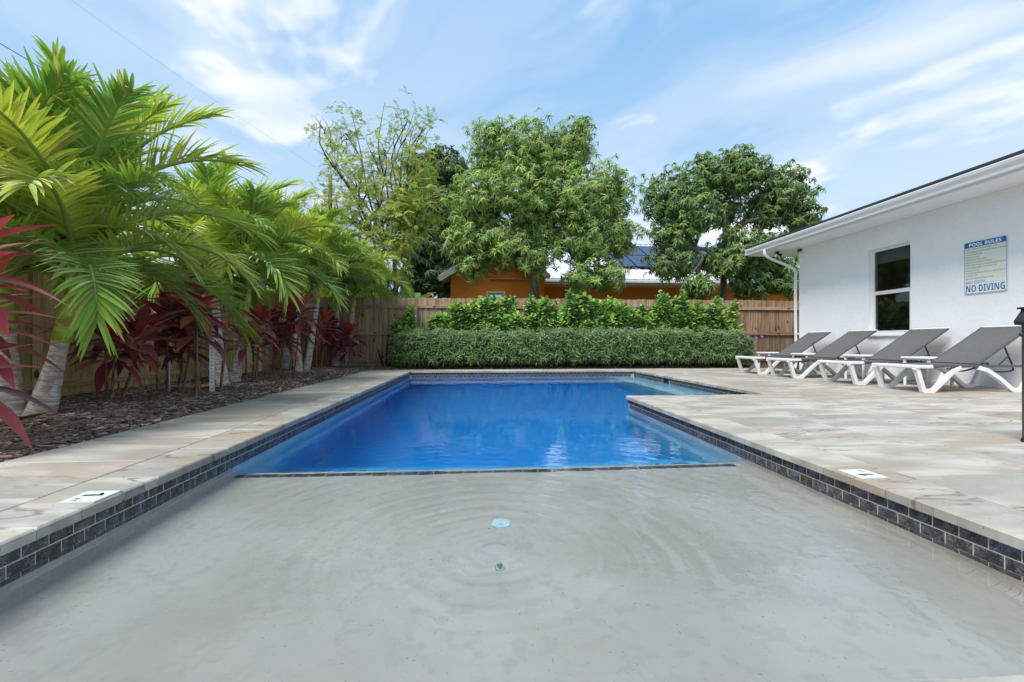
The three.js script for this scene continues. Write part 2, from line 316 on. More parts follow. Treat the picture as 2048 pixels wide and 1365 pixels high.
// pool shell: floor, shelf, steps, bench and walls of pale plaster
{
  const D = -2.8, T = 0.25, o = 0.0022;
  const plasterGeo = (list) => { const g = join(list), p = g.attributes.position, n = g.attributes.normal, uv = g.attributes.uv; for (let i = 0; i < p.count; i++) { const nx = Math.abs(n.getX(i)), ny = Math.abs(n.getY(i)); uv.setXY(i, (nx > 0.5 ? p.getZ(i) : p.getX(i)) / 2.6, (ny > 0.5 ? p.getZ(i) : p.getY(i)) / 2.6); } return g; };
  const zs = (x0, x1, y0, y1, Z0, Z1) => span(x0, x1, y0, y1, -Z1, -Z0);
  { // the floor falls from the steps to the far end
    const g = zs(XL - T, XW + T, D, -1.52, ZN - T, ZF + T), p = g.attributes.position; for (let i = 0; i < p.count; i++) if (p.getY(i) > -1.6) p.setY(i, p.getZ(i) < -5 ? -2.1 : -1.4);
    g.computeVertexNormals(); struct('pool_floor', plasterGeo([g]), wallMat);
  }
  struct('tanning_shelf', plasterGeo([zs(XL - 0.05, XR + 0.05, -2.60, WATER - SH, ZN - 0.05, 3.05)]), plasterMat);
  { // rounded foot where the shelf meets the walls
    const cs = new THREE.Shape([[0, 0], [0.075, 0], [0.045, 0.008], [0.02, 0.026], [0.006, 0.05], [0, 0.08]].map((p) => new THREE.Vector2(...p))), len = 3.04 - ZN;
    const l = new THREE.ExtrudeGeometry(cs, { depth: len, bevelEnabled: false }).translate(XL - 0.001, WATER - SH - 0.002, -3.04), r = l.clone().scale(-1, 1, 1).translate(0, 0, 0); { const p = r.attributes.position; for (let i = 0; i < p.count; i++) p.setX(i, p.getX(i) - (-(XL - 0.001)) + XR + 0.001); const a = p.array; for (let i = 0; i < a.length; i += 9) for (let k = 0; k < 3; k++) { const t = a[i + 3 + k]; a[i + 3 + k] = a[i + 6 + k]; a[i + 6 + k] = t; } r.computeVertexNormals(); }
    struct('shelf_cove', plasterGeo([l, r]), plasterMat);
  }
  struct('pool_steps', plasterGeo([zs(XL - 0.05, XR + 0.05, -2.61, WATER - 0.55, 3.03, 3.36), zs(XL - 0.05, XR + 0.05, -2.62, WATER - 0.82, 3.34, 3.70), zs(XL - 0.05, XR + 0.05, -2.625, WATER - 1.08, 3.68, 4.05)]), wallMat);
  struct('pool_bench', plasterGeo([zs(3.22, XW + 0.05, -2.63, WATER - 0.42, ZM - 0.05, ZF + 0.05)]), wallMat);
  // walls: plaster below, tile backing above; each carries its own tiles
  const low = -0.206, top = -COPE - 0.003;
  const walls = {
    pool_wall_left: [[XL - T, XL, ZN, ZF], 'x', 1, XL], pool_wall_right: [[XR, XR + T, ZN, ZM - 0.001], 'x', -1, XR], pool_wall_far: [[XL - T, XW + T, ZF, ZF + T], 'z', 1, ZF],
    pool_wall_alcove: [[XW, XW + T, ZM - T, ZF], 'x', -1, XW], pool_wall_return: [[XR + 0.001, XW, ZM - T, ZM], 'z', -1, ZM], pool_wall_near: [[XL - T, XR + T, ZN - T, ZN], 'z', -1, ZN],
  };
  const tileGeos = []; for (let k = 0; k < 8; k++) tileGeos.push(piece(0.0962, 0.0472, 0.006, 0.0012, R() * 4, R() * 4, 4.1, 4.1, false));
  for (const [name, [[x0, x1, z0, z1], axis, sgn, face]] of Object.entries(walls)) {
    const w = struct(name);
    if (axis === 'x' && z0 < 3.05) { part('shelf_plaster', plasterGeo([zs(x0, x1, D + 0.02, low, z0, 3.05)]), plasterMat, w); part('plaster', plasterGeo([zs(x0, x1, D + 0.02, low, 3.05, z1)]), wallMat, w); }
    else part('plaster', plasterGeo([zs(x0, x1, D + 0.02, low, z0, z1)]), name === 'pool_wall_near' ? plasterMat : wallMat, w);
    // the tile backing stands 6 mm behind the tile faces
    const b = axis === 'x' ? (sgn > 0 ? zs(x0, x1 - o, low, top, z0, z1) : zs(x0 + o, x1, low, top, z0, z1)) : (name === 'pool_wall_far' ? zs(x0, x1, low, top, z0 + o, z1) : zs(x0, x1, low, top, z0, z1 - o));
    part('tile_backing', b, groutMat, w);
    const a0 = axis === 'x' ? z0 : Math.max(x0, XL), a1 = axis === 'x' ? z1 : Math.min(x1, XW), pitch = 0.1016, skim = name === 'pool_wall_alcove' ? [8.52, 8.83] : null;
    for (let row = 0; row < 3; row++) {
      const y = top - 0.026 - row * 0.0522;
      for (let a = a0 + (row % 2 ? 0.0508 : 0) - 0.0; a < a1 - 0.03; a += pitch) {
        const c = a + 0.0508; if (c > a1 - 0.03) continue; if (skim && c > skim[0] && c < skim[1] && row < 3) continue;
        const m = new THREE.Mesh(tileGeos[Math.floor(R() * 8)], tileMats[Math.floor(Math.pow(R(), 1.4) * 5.99)]); m.name = 'tile'; m.castShadow = m.receiveShadow = true;
        const lift = rr(-0.0004, 0.0006);
        if (axis === 'x') { m.position.set(face - sgn * (0.006 - lift), y, -c); m.quaternion.setFromRotationMatrix(new THREE.Matrix4().makeBasis(V(0, 0, 1), V(sgn, 0, 0), V(0, sgn, 0))); }
        else { const s = name === 'pool_wall_far' ? 1 : -1; m.position.set(c, y, -(face + s * (0.006 - lift))); m.quaternion.setFromRotationMatrix(new THREE.Matrix4().makeBasis(V(1, 0, 0), V(0, 0, s), V(0, -s, 0))); }
        w.add(m);
      }
    }
    if (skim) {   // skimmer mouth: a dark throat with a frame
      const throat = struct('skimmer'); throat.userData.kind = undefined; delete throat.userData.kind;
      tag(throat, 'dark rectangular skimmer mouth in the waterline tiles of the pool alcove', 'skimmer');
      part('throat', [zs(XW + 0.02, XW + 0.022, -0.2, -0.05, 8.535, 8.815)].concat([zs(XW - 0.001, XW + 0.02, -0.2, -0.196, 8.535, 8.815)]), blackMat, throat);
      for (const [p, q] of [[8.522, 8.536], [8.814, 8.828]]) part('frame_side', zs(XW - 0.008, XW + 0.004, -0.205, -0.05, p, q), std({ color: lin(0.3, 0.3, 0.3), roughness: 0.5 }), throat);
      throat.children[0].position.x = -0.02; // sits just proud of the backing
    }
  }
  // trim tiles let into the edges of shelf, steps and bench
  const trimGeos = []; for (let k = 0; k < 6; k++) trimGeos.push(piece(0.0965, 0.062, 0.008, 0.0012, R() * 4, R() * 4, 4.1, 4.1, false));
  const trims = struct('trim_tiles');
  const lay = (x, y, Z, turn) => { const m = new THREE.Mesh(trimGeos[Math.floor(R() * 6)], tileMats[[0, 3, 3, 2, 1, 3][Math.floor(R() * 6)]]); m.name = 'tile'; m.position.set(x, y - 0.005, -Z); m.rotation.y = turn; m.receiveShadow = m.castShadow = true; trims.add(m); };
  for (let x = XL + 0.07; x < XR - 0.06; x += 0.1016) { lay(x, WATER - SH, 2.985, 0); lay(x, WATER - 0.55, 3.30, 0); lay(x, WATER - 0.82, 3.64, 0); }
  for (let Z = ZM + 0.1; Z < ZF - 0.05; Z += 0.1016) lay(3.275, WATER - 0.42, Z, Math.PI / 2);
}
// water: one body of clear water, its surface stirred by the bubbler
{
  const e = 0.03, BX = 0.065, BZ = 1.735;
  const zl = [], xl = [];
  for (let z = ZN - e; z < ZF + e;) { zl.push(z); z += z < 3.2 ? 0.014 : z < 5.2 ? 0.03 : 0.06; } zl.push(ZF + e);
  for (let x = XL - e; x < XR + e;) { xl.push(x); x += Math.abs(x - BX) < 1.3 ? 0.016 : 0.03; } xl.push(XR + e);
  const nA = xl.length; for (let x = XR + e + 0.06; x < XW + e; x += 0.06) xl.push(x); xl.push(XW + e);
  const height = (x, z) => {
    const r = Math.hypot(x - BX, z - BZ), a = Math.atan2(z - BZ, x - BX);
    const wob = 1 + 0.35 * Math.sin(a * 3 + 1) + 0.25 * Math.sin(a * 5 + 2.2);
    const brk = 0.25 + 1.5 * fbm2(x * 3.2 + 50, z * 3.2 + 50, 3, 95);
    let h = 0.0016 * brk * wob * Math.exp(-r / 0.42) * sstep(0.02, 0.1, r) * Math.sin(r * 2 * Math.PI / 0.062 + 0.8 * Math.sin(a * 4) + 0.5 * Math.sin(a * 7));
    h += 0.0022 * brk * Math.exp(-r / 0.8) * sstep(0.1, 0.3, r) * Math.sin(r * 2 * Math.PI / 0.12 + 1.2 * Math.sin(a * 2 + 1));
    h += 0.016 * Math.exp(-r * r / 0.0016) + 0.006 * Math.exp(-r * r / 0.006) * (0.6 + 0.8 * fbm2(x * 60, z * 60, 3, 91));
    return h;
  };
  const pos = [], uv = [], idx = [], nx = xl.length, nz = zl.length, id = new Int32Array(nx * nz).fill(-1);
  for (let j = 0; j < nz; j++) for (let i = 0; i < nx; i++) { if (i >= nA && zl[j] < ZM - e - 0.08) continue; id[j * nx + i] = pos.length / 3; let z = zl[j]; pos.push(xl[i], WATER + (z < 4.5 ? height(xl[i], z) : 0), -z); uv.push(xl[i] / 3.2, -z / 3.2); }
  for (let j = 0; j < nz - 1; j++) for (let i = 0; i < nx - 1; i++) { const a = id[j * nx + i], b = id[j * nx + i + 1], c = id[(j + 1) * nx + i + 1], d = id[(j + 1) * nx + i]; if (a < 0 || b < 0 || c < 0 || d < 0) continue; idx.push(a, b, c, a, c, d); }
  const top = new THREE.BufferGeometry(); top.setAttribute('position', new THREE.Float32BufferAttribute(pos, 3)); top.setAttribute('uv', new THREE.Float32BufferAttribute(uv, 2)); top.setIndex(idx); top.computeVertexNormals();
  // sides and bottom lie inside the shell
  const side = new THREE.ExtrudeGeometry(new THREE.Shape(outline(e)), { depth: 2.5, bevelEnabled: false }); side.rotateX(-Math.PI / 2); side.translate(0, WATER - 2.5, 0);
  const sp = side.toNonIndexed(), keep = { p: [], n: [], u: [] }, P = sp.attributes.position, N = sp.attributes.normal;
  for (let f = 0; f < P.count; f += 3) { if (N.getY(f) > 0.5) continue; for (let k = f; k < f + 3; k++) { keep.p.push(P.getX(k), P.getY(k), P.getZ(k)); keep.n.push(N.getX(k), N.getY(k), N.getZ(k)); keep.u.push(0, 0); } }
  const body = new THREE.BufferGeometry(); body.setAttribute('position', new THREE.Float32BufferAttribute(keep.p, 3)); body.setAttribute('normal', new THREE.Float32BufferAttribute(keep.n, 3)); body.setAttribute('uv', new THREE.Float32BufferAttribute(keep.u, 2));
  const ripple = texture(1024, 1024, (u, v) => 0.55 * fbm(u + 0.03 * fbm(u, v, 5, 5, 2, 805), v, 9, 12, 3, 801) + 0.3 * fbm(u, v, 26, 34, 3, 811) + 0.15 * fbm(u, v, 70, 90, 2, 821), false);
  const water = phys({ color: 0xffffff, roughness: 0.0, transmission: 1, ior: 1.33, thickness: 1, attenuationColor: lin(0.37, 0.765, 0.987), attenuationDistance: 1.0, bumpMap: ripple, bumpScale: 0.0035, specularIntensity: 1 });
  const w = struct('pool_water', [top, body], water); w.castShadow = false;
}
// paving: travertine slabs, each its own piece
function layRows(parent, name, x0, x1, Z0, Z1, rowD, lengths, seedOff, alongX = true) {
  const gap = 0.003;
  const a0 = alongX ? Z0 : x0, a1 = alongX ? Z1 : x1, b0 = alongX ? x0 : Z0, b1 = alongX ? x1 : Z1;
  for (let a = a0; a < a1 - 0.02; a += rowD) {
    const d = Math.min(rowD, a1 - a) - gap; if (d < 0.03) continue;
    let b = b0 - (seedOff ? R() * 0.4 : 0);
    while (b < b1 - 0.02) {
      const len = lengths[Math.floor(R() * lengths.length)], s = Math.max(b, b0), e = b1 - (b + len) < 0.12 ? b1 : Math.min(b + len, b1), l = e - s - gap;
      b = b1 - (b + len) < 0.12 ? b1 : b + len;
      if (l < 0.04) continue;
      const g = alongX ? piece(l, d, 0.05, 0.003, R() * 3, R() * 3, 0.42 * (R() < 0.5 ? -1 : 1), 0.42, false) : piece(d, l, 0.05, 0.003, R() * 3, R() * 3, 0.42 * (R() < 0.5 ? -1 : 1), 0.42, false);
      const m = part(name, g, travMats[Math.floor(R() * 6)], parent, alongX ? V((s + e) / 2, -0.05 + rr(-0.0008, 0.0008), -(a + d / 2)) : V(a + d / 2, -0.05 + rr(-0.0008, 0.0008), -((s + e) / 2)));
    }
  }
}
const CI = 0.305 - LIP;   // coping reaches this far behind the tile face
{
  const deck = struct('pool_deck');
  layRows(deck, 'travertine_slab', XR + CI, DECK_X1, DECK_Z0, ZM - CI, 0.61, [0.61, 0.914, 0.914], 1);
  layRows(deck, 'travertine_slab', XW + CI, DECK_X1, ZM - CI, ZF + CI, 0.61, [0.61, 0.914, 0.914], 1);
  const walk = struct('walkway');
  layRows(walk, 'travertine_slab', DECK_X0, XL - CI, DECK_Z0, ZF + CI, 0.61, [0.79], 0);
  layRows(walk, 'travertine_slab', DECK_X0, DECK_X1, ZF + CI, DECK_Z1, 0.31, [0.61, 0.81], 1);
  layRows(walk, 'travertine_slab', XL - CI, XR + CI, DECK_Z0, ZN - CI, 0.406, [0.61, 0.81], 1);
  // coping: bullnosed slabs that overhang the tiles
  const cope = struct('pool_coping');
  const cp = (x0, x1, Z0, Z1) => { const g = piece(x1 - x0 - 0.003, Z1 - Z0 - 0.003, COPE, 0.007, R() * 3, R() * 3, 0.42, 0.42); part('coping_slab', g, travMats[Math.floor(R() * 6)], cope, V((x0 + x1) / 2, -COPE + rr(-0.0005, 0.0005), -(Z0 + Z1) / 2)); };
  const run = (a, b, f) => { const n = Math.max(1, Math.round((b - a) / 0.61)), s = (b - a) / n; for (let k = 0; k < n; k++) f(a + k * s, a + (k + 1) * s); };
  run(ZN - CI, ZF + CI, (a, b) => cp(XL - CI, XL + LIP, a, b));
  run(ZN - CI, ZM - CI, (a, b) => cp(XR - LIP, XR + CI, a, b));
  run(XR - LIP, XW + CI, (a, b) => cp(a, b, ZM - CI, ZM + LIP));
  run(ZM + LIP, ZF - LIP, (a, b) => cp(XW - LIP, XW + CI, a, b));
  run(XL + LIP, XW + CI, (a, b) => cp(a, b, ZF - LIP, ZF + CI));
  run(XL + LIP, XR - LIP, (a, b) => cp(a, b, ZN - CI, ZN + LIP));
}
// depth markers: thin printed plates on the coping
{
  const print = (num) => { const c = document.createElement('canvas'); c.width = c.height = 256; const g = c.getContext('2d'); g.fillStyle = '#d2d2cc'; g.fillRect(0, 0, 256, 256); g.fillStyle = '#161616'; g.font = 'bold 210px sans-serif'; g.textAlign = 'center'; g.fillText(num, 92, 206); g.font = 'bold 62px sans-serif'; g.fillText('FT', 196, 206); const t = new THREE.CanvasTexture(c); t.colorSpace = THREE.SRGBColorSpace; return t; };
  const mats = { 1: std({ map: print('1'), roughness: 0.35 }), 7: std({ map: print('7'), roughness: 0.35 }) }, edge = std({ color: lin(0.62, 0.62, 0.6), roughness: 0.4 });
  const marker = (num, x, Z, facing, label) => {
    const o = thing('depth_marker', label, 'depth marker', V(x, 0.0, -Z), facing, 'depth markers on the coping');
    part('plate', box(0.146, 0.004, 0.146, 0, 0.003, 0), edge, o);
    const face = new THREE.PlaneGeometry(0.142, 0.142); face.rotateX(-Math.PI / 2); part('print', face, mats[num], o, V(0, 0.0056, 0));
  };
  marker(1, -1.70, 2.05, -Math.PI / 2, 'white depth marker reading 1 FT on the coping of the planted side');
  marker(1, 1.976, 2.10, Math.PI / 2, 'white depth marker reading 1 FT on the coping of the lounger side');
  marker(7, -1.704, 5.34, -Math.PI / 2, 'white depth marker beside the deep water on the planted side');
  marker(7, 3.906, 9.05, Math.PI / 2, 'white depth marker beside the pool alcove with the skimmer');
}
// shelf fittings: cap and bubbler nozzle
{
  const cap = thing('sleeve_cap', 'round white cap set in the shelf floor beyond the bubbler', 'cap', V(0.11, WATER - SH - 0.001, -2.16));
  part('disc', new THREE.CylinderGeometry(0.047, 0.050, 0.012, 28).translate(0, 0.006, 0), white, cap);
  part('keyhole', new THREE.CylinderGeometry(0.012, 0.012, 0.004, 12).translate(0, 0.0135, 0), std({ color: lin(0.62, 0.62, 0.6), roughness: 0.5 }), cap);
  const nz = thing('bubbler_nozzle', 'small grey bubbler nozzle under the stirred water of the shelf', 'nozzle', V(0.085, WATER - SH - 0.001, -1.77));
  part('collar', new THREE.CylinderGeometry(0.018, 0.02, 0.012, 20).translate(0, 0.007, 0), std({ color: lin(0.5, 0.5, 0.49), roughness: 0.4 }), nz);
  part('jet', new THREE.CylinderGeometry(0.009, 0.011, 0.02, 12).translate(0, 0.022, 0), std({ color: lin(0.35, 0.35, 0.34), roughness: 0.4 }), nz);
}
// mulch beds
const bedH = (x, Z) => { const inside = Math.min(Math.max(DECK_X0 - x, Z - DECK_Z1), 0.4); return -0.035 + 0.06 * sstep(-0.02, 0.35, inside) + 0.028 * (fbm2(x * 2.2, Z * 2.2, 3, 61) - 0.5) + 0.016 * (fbm2(x * 9, Z * 9, 2, 65) - 0.5); };
{
  const pos = [], uv = [], idx = [], s = 0.075; let rows = [];
  const x0 = -5.3, x1 = 11.4, Z0 = -1.6, Z1 = 12.9, nx = Math.round((x1 - x0) / s), nz = Math.round((Z1 - Z0) / s), id = new Int32Array((nx + 1) * (nz + 1)).fill(-1);
  for (let j = 0; j <= nz; j++) for (let i = 0; i <= nx; i++) { const x = x0 + i * s, Z = Z0 + j * s; if (x > DECK_X0 + 0.1 && Z < DECK_Z1 - 0.1) continue; id[j * (nx + 1) + i] = pos.length / 3; pos.push(x, (x > DECK_X0 && Z < DECK_Z1) ? -0.06 : bedH(x, Z), -Z); uv.push(x / 1.1, Z / 1.1); }
  for (let j = 0; j < nz; j++) for (let i = 0; i < nx; i++) { const a = id[j * (nx + 1) + i], b = id[j * (nx + 1) + i + 1], c = id[(j + 1) * (nx + 1) + i + 1], d = id[(j + 1) * (nx + 1) + i]; if (Math.min(a, b, c, d) < 0) continue; idx.push(a, b, c, a, c, d); }
  const g = new THREE.BufferGeometry(); g.setAttribute('position', new THREE.Float32BufferAttribute(pos, 3)); g.setAttribute('uv', new THREE.Float32BufferAttribute(uv, 2)); g.setIndex(idx); g.computeVertexNormals();
  struct('mulch_bed', g, mulchMat);
  const chip = piece(0.012, 0.06, 0.006, 0.0015), q = new THREE.Quaternion(), list = [], cols = [[0.15, 0.09, 0.072], [0.21, 0.135, 0.105], [0.10, 0.065, 0.055], [0.27, 0.19, 0.155], [0.38, 0.31, 0.26], [0.14, 0.11, 0.10]];
  const add = (x, Z, k) => { if (x > DECK_X0 - 0.01 && Z < DECK_Z1 + 0.01) return; const sc = rr(0.6, 1.6) * k; q.setFromEuler(new THREE.Euler(rr(-0.35, 0.35), rr(0, 6.3), rr(-0.5, 0.5))); const c = cols[Math.floor(Math.pow(R(), 1.5) * 5.99)], b = rr(0.7, 1.3); list.push({ m: new THREE.Matrix4().compose(V(x, bedH(x, Z) + rr(-0.002, 0.012), -Z), q, V(sc * rr(0.7, 1.6), sc, sc * rr(0.5, 1.4))), c: lin(c[0] * b, c[1] * b, c[2] * b) }); };
  for (let k = 0; k < 15000; k++) add(rr(-4.95, -2.7), rr(1.6, 6), 1);
  for (let k = 0; k < 9000; k++) add(rr(-4.95, -2.7), rr(6, 12.3), 1.15);
  for (let k = 0; k < 6000; k++) add(rr(-4, 7.9), rr(11.15, 12.2), 1.2);
  const o = copies('mulch_chips', chip, std({ color: 0xffffff, roughness: 1 }), list, scene);
  tag(o, 'brown shredded bark mulch spread over the planting beds', 'mulch');
}

// ================================================================ FENCES
{
  const boardG = []; for (let k = 0; k < 10; k++) boardG.push((h) => piece(0.138, h, 0.018, 0.002, R(), R(), 1.6, 0.42, true));
  // back fence: boards behind, rails and posts on the pool side
  const back = thing('wood_fence', 'weathered brown board fence behind the hedge at the far end of the pool', 'fence', V(0, 0, -12.42));
  const stand = (parent, name, x, y0, h, z, wood, w, geo) => { const m = part(name, geo, wood, parent, V(x, y0 + h / 2, z)); m.quaternion.setFromRotationMatrix(new THREE.Matrix4().makeBasis(V(1, 0, 0), V(0, 0, 1), V(0, -1, 0))); return m; };
  for (let x = -5.1; x < 11.3; x += 0.142) { const h = 1.95 + rr(-0.012, 0.012); const g = dogEar(0.138, h); stand(back, 'board', x, 0.0, h, -0.02 + rr(-0.003, 0.003), backWood[Math.floor(R() * 5)], 0.138, g).rotation.z += rr(-0.003, 0.003); }
  for (const y of [0.19, 0.95, 1.70]) for (let x = -5.1; x < 11.2; x += 2.44) { const l = Math.min(2.435, 11.3 - x), g = piece(l, 0.088, 0.036, 0.003, R(), R(), 0.42, 1.6); const m = part('rail', swapUv(g), backWood[Math.floor(R() * 5)], back, V(x + l / 2, y, 0.004)); m.quaternion.setFromRotationMatrix(new THREE.Matrix4().makeBasis(V(1, 0, 0), V(0, 0, 1), V(0, -1, 0))); }
  for (const x of [-4.2, -1.75, 0.7, 3.1, 5.55, 7.62, 10.1]) part('post', uvBox(0.09, 1.72, 0.09), backWood[3], back, V(x, 0.86, 0.087));
  const side = thing('wood_fence', 'yellowish pine board fence behind the palms and red plants', 'fence', V(-5.05, 0, 0));
  for (let Z = 0.2; Z < 12.36; Z += 0.142) { const h = 1.93 + rr(-0.01, 0.01), m = part('board', dogEar(0.138, h), sideWood[Math.floor(R() * 4)], side, V(-0.02 + rr(-0.003, 0.003), h / 2, -Z)); m.quaternion.setFromRotationMatrix(new THREE.Matrix4().makeBasis(V(0, 0, -1), V(1, 0, 0), V(0, -1, 0))); }
  for (const y of [0.19, 0.95, 1.70]) for (let Z = 0.2; Z < 12.2; Z += 2.44) { const l = Math.min(2.435, 12.33 - Z), m = part('rail', swapUv(piece(l, 0.088, 0.036, 0.003, R(), R(), 0.42, 1.6)), sideWood[Math.floor(R() * 4)], side, V(0.004, y, -(Z + l / 2))); m.quaternion.setFromRotationMatrix(new THREE.Matrix4().makeBasis(V(0, 0, -1), V(1, 0, 0), V(0, -1, 0))); }
  for (const Z of [0.5, 2.95, 5.35, 7.8, 10.2]) part('post', uvBox(0.11, 1.88, 0.11), sideWood[0], side, V(0.097, 0.94, -Z));
}
function dogEar(w, h) {   // a board lying along z (z = -h/2 is its top) with clipped top corners
  const c = 0.022, s = new THREE.Shape([[-w / 2, -h / 2], [w / 2, -h / 2], [w / 2, h / 2 - c], [w / 2 - c, h / 2], [-w / 2 + c, h / 2], [-w / 2, h / 2 - c]].map((p) => new THREE.Vector2(...p)));
  const g = new THREE.ExtrudeGeometry(s, { depth: 0.017, bevelEnabled: false }), u0 = R(), v0 = R(), uv = g.attributes.uv, p = g.attributes.position;
  for (let i = 0; i < p.count; i++) uv.setXY(i, u0 + (p.getX(i) + p.getZ(i)) * 1.6, v0 + p.getY(i) * 0.42);
  g.rotateX(-Math.PI / 2); return g;
}
function swapUv(g) { const uv = g.attributes.uv; for (let i = 0; i < uv.count; i++) uv.setXY(i, uv.getY(i), uv.getX(i)); return g; }
function uvBox(w, h, d) { const g = new THREE.BoxGeometry(w, h, d), uv = g.attributes.uv, p = g.attributes.position, u0 = R(), v0 = R(); for (let i = 0; i < p.count; i++) uv.setXY(i, u0 + (p.getX(i) + p.getZ(i)) * 1.6, v0 + p.getY(i) * 0.42); return g; }

// ================================================================ WHITE HOUSE
{
  const WX = 7.85, ZC = 10.1, ZN0 = -3.0, TOP = 2.98, EX = 7.16, ZE = 11.0, XB = 13.0;
  const h = thing('white_house', 'white stucco house with a long gutter beside the loungers', 'house', V(0, 0, 0));
  // wall along the deck with the window opening, in (Z, y) turned to stand at x = WX
  const s = new THREE.Shape([[ZN0, -0.1], [ZC, -0.1], [ZC, TOP], [ZN0, TOP]].map((p) => new THREE.Vector2(...p)));
  const w0 = 7.34, w1 = 8.19, y0 = 0.84, y1 = 2.54;
  s.holes.push(new THREE.Path([[w0, y0], [w0, y1], [w1, y1], [w1, y0]].map((p) => new THREE.Vector2(...p))));
  const wall = new THREE.ExtrudeGeometry(s, { depth: 0.2, bevelEnabled: false });
  { const p = wall.attributes.position, uv = wall.attributes.uv; for (let i = 0; i < p.count; i++) uv.setXY(i, (p.getX(i) + p.getZ(i)) / 1.2, p.getY(i) / 1.2); }
  wall.rotateY(Math.PI / 2);                       // shape x -> -z, depth z -> +x
  part('wall', wall, stuccoWhite, h, V(WX, 0, 0));
  part('end_wall', span(WX + 0.2, XB, -0.1, TOP, -ZC, -ZC + 0.2), stuccoWhite, h);
  part('back_wall', [span(XB, XB + 0.2, -0.1, TOP, -ZC, -ZN0), span(WX + 0.2, XB, -0.1, TOP, -ZN0 - 0.2, -ZN0), span(WX + 0.2, XB, -0.1, -0.02, -ZC + 0.2, -ZN0 - 0.2)], stuccoWhite, h);
  part('soffit', span(EX + 0.03, XB + 0.9, TOP + 0.002, TOP + 0.03, -ZE + 0.03, -ZN0 + 0.6), stuccoWhite, h);
  part('fascia', [span(EX, EX + 0.028, TOP - 0.012, TOP + 0.19, -ZE, -ZN0 + 0.6), span(EX + 0.028, XB + 0.9, TOP - 0.012, TOP + 0.19, -ZE, -ZE + 0.028)], white, h);
  part('gap_shadow_strip', span(EX + 0.03, EX + 0.058, TOP - 0.004, TOP + 0.001, -ZE + 0.03, -ZN0 + 0.6), blackMat, h);  // black strip painting the shadow line in the gap under the gutter
  // gutter: a stepped profile along the eave
  const prof = [[0, 0], [-0.075, 0], [-0.078, 0.028], [-0.085, 0.05], [-0.105, 0.075], [-0.118, 0.10], [-0.118, 0.118], [-0.124, 0.122], [-0.124, 0.142], [-0.112, 0.142], [-0.108, 0.118], [-0.07, 0.012], [-0.004, 0.010], [-0.004, 0.14], [0, 0.14]];
  const gut = new THREE.ExtrudeGeometry(new THREE.Shape(prof.map((p) => new THREE.Vector2(...p))), { depth: ZE - ZN0 + 0.6, bevelEnabled: false });
  part('gutter', [gut.translate(EX - 0.003, TOP + 0.012, -ZE), span(EX - 0.118, EX - 0.004, TOP + 0.014, TOP + 0.15, -ZE - 0.003, -ZE - 0.001)], white, h);
  // roof: hip with dark shingles
  const RY = TOP + 0.215, ex = EX - 0.10, ez = -ZE - 0.04, xr = (EX + XB + 0.9) / 2, ry = RY + (xr - ex) * 0.26, zr = ez + (xr - ex), zb = -ZN0 + 0.6;
  const tri = (list) => { const g = new THREE.BufferGeometry(); g.setAttribute('position', new THREE.Float32BufferAttribute(list.flat(), 3)); g.setAttribute('uv', new THREE.Float32BufferAttribute(list.flatMap((p) => [p[0], p[2]]), 2)); g.computeVertexNormals(); return g; };
  const A = [ex, RY, ez], B = [ex, RY, zb], C = [xr, ry, zb], Dd = [xr, ry, zr], E = [2 * xr - ex, RY, ez], G = [2 * xr - ex, RY, zb];
  const dn = (p) => [p[0], p[1] - 0.035, p[2]];
  const shingle = std({ color: lin(0.035, 0.036, 0.04), roughness: 0.9 });
  part('roof', tri([A, B, C, A, C, Dd, A, Dd, E, E, Dd, C, E, C, G, dn(A), A, dn(E), A, E, dn(E), dn(A), dn(B), A, A, dn(B), B, dn(A), dn(E), dn(G), dn(A), dn(G), dn(B), dn(B), G, B, dn(B), dn(G), G, B, G, C]), shingle, h);
  // downspout: from the gutter back to the corner and down the wall
  const dsp = [V(7.09, TOP + 0.03, -10.28), V(7.09, TOP - 0.09, -10.28), V(7.13, TOP - 0.16, -10.26), V(7.72, TOP - 0.46, -10.15), V(7.785, TOP - 0.54, -10.14), V(7.785, TOP - 0.7, -10.14), V(7.785, 1.4, -10.14), V(7.785, 0.14, -10.14), V(7.76, 0.06, -10.14), V(7.66, 0.03, -10.14)];
  part('downspout', tube(dsp, 0.042, 60, 4), white, h);
  part('strap', [box(0.1, 0.03, 0.004, 7.785, 2.2, -10.085), box(0.1, 0.03, 0.004, 7.785, 0.9, -10.085)], white, h);
  // window: frame set back in the reveal
  const win = part('window', [span(WX + 0.07, WX + 0.12, y0, y1, -w1, -w1 + 0.05), span(WX + 0.07, WX + 0.12, y0, y1, -w0 - 0.05, -w0), span(WX + 0.07, WX + 0.12, y1 - 0.05, y1, -w1 + 0.05, -w0 - 0.05), span(WX + 0.07, WX + 0.12, y0, y0 + 0.05, -w1 + 0.05, -w0 - 0.05)], white, h);
  part('meeting_rail', [span(WX + 0.06, WX + 0.115, 1.63, 1.70, -w1 + 0.05, -w0 - 0.05)], white, win);
  part('lower_sash', [span(WX + 0.062, WX + 0.1, y0 + 0.05, 1.63, -w1 + 0.05, -w1 + 0.075), span(WX + 0.062, WX + 0.1, y0 + 0.05, 1.63, -w0 - 0.075, -w0 - 0.05), span(WX + 0.062, WX + 0.1, y0 + 0.05, y0 + 0.075, -w1 + 0.075, -w0 - 0.075)], white, win);
  const glass = phys({ color: lin(0.62, 0.66, 0.66), roughness: 0.0, transmission: 1, thickness: 0, ior: 1.5 });
  part('pane', span(WX + 0.092, WX + 0.096, 1.70, y1 - 0.05, -w1 + 0.05, -w0 - 0.05), glass, win);
  part('pane', span(WX + 0.078, WX + 0.082, y0 + 0.075, 1.63, -w1 + 0.075, -w0 - 0.075), glass, win);
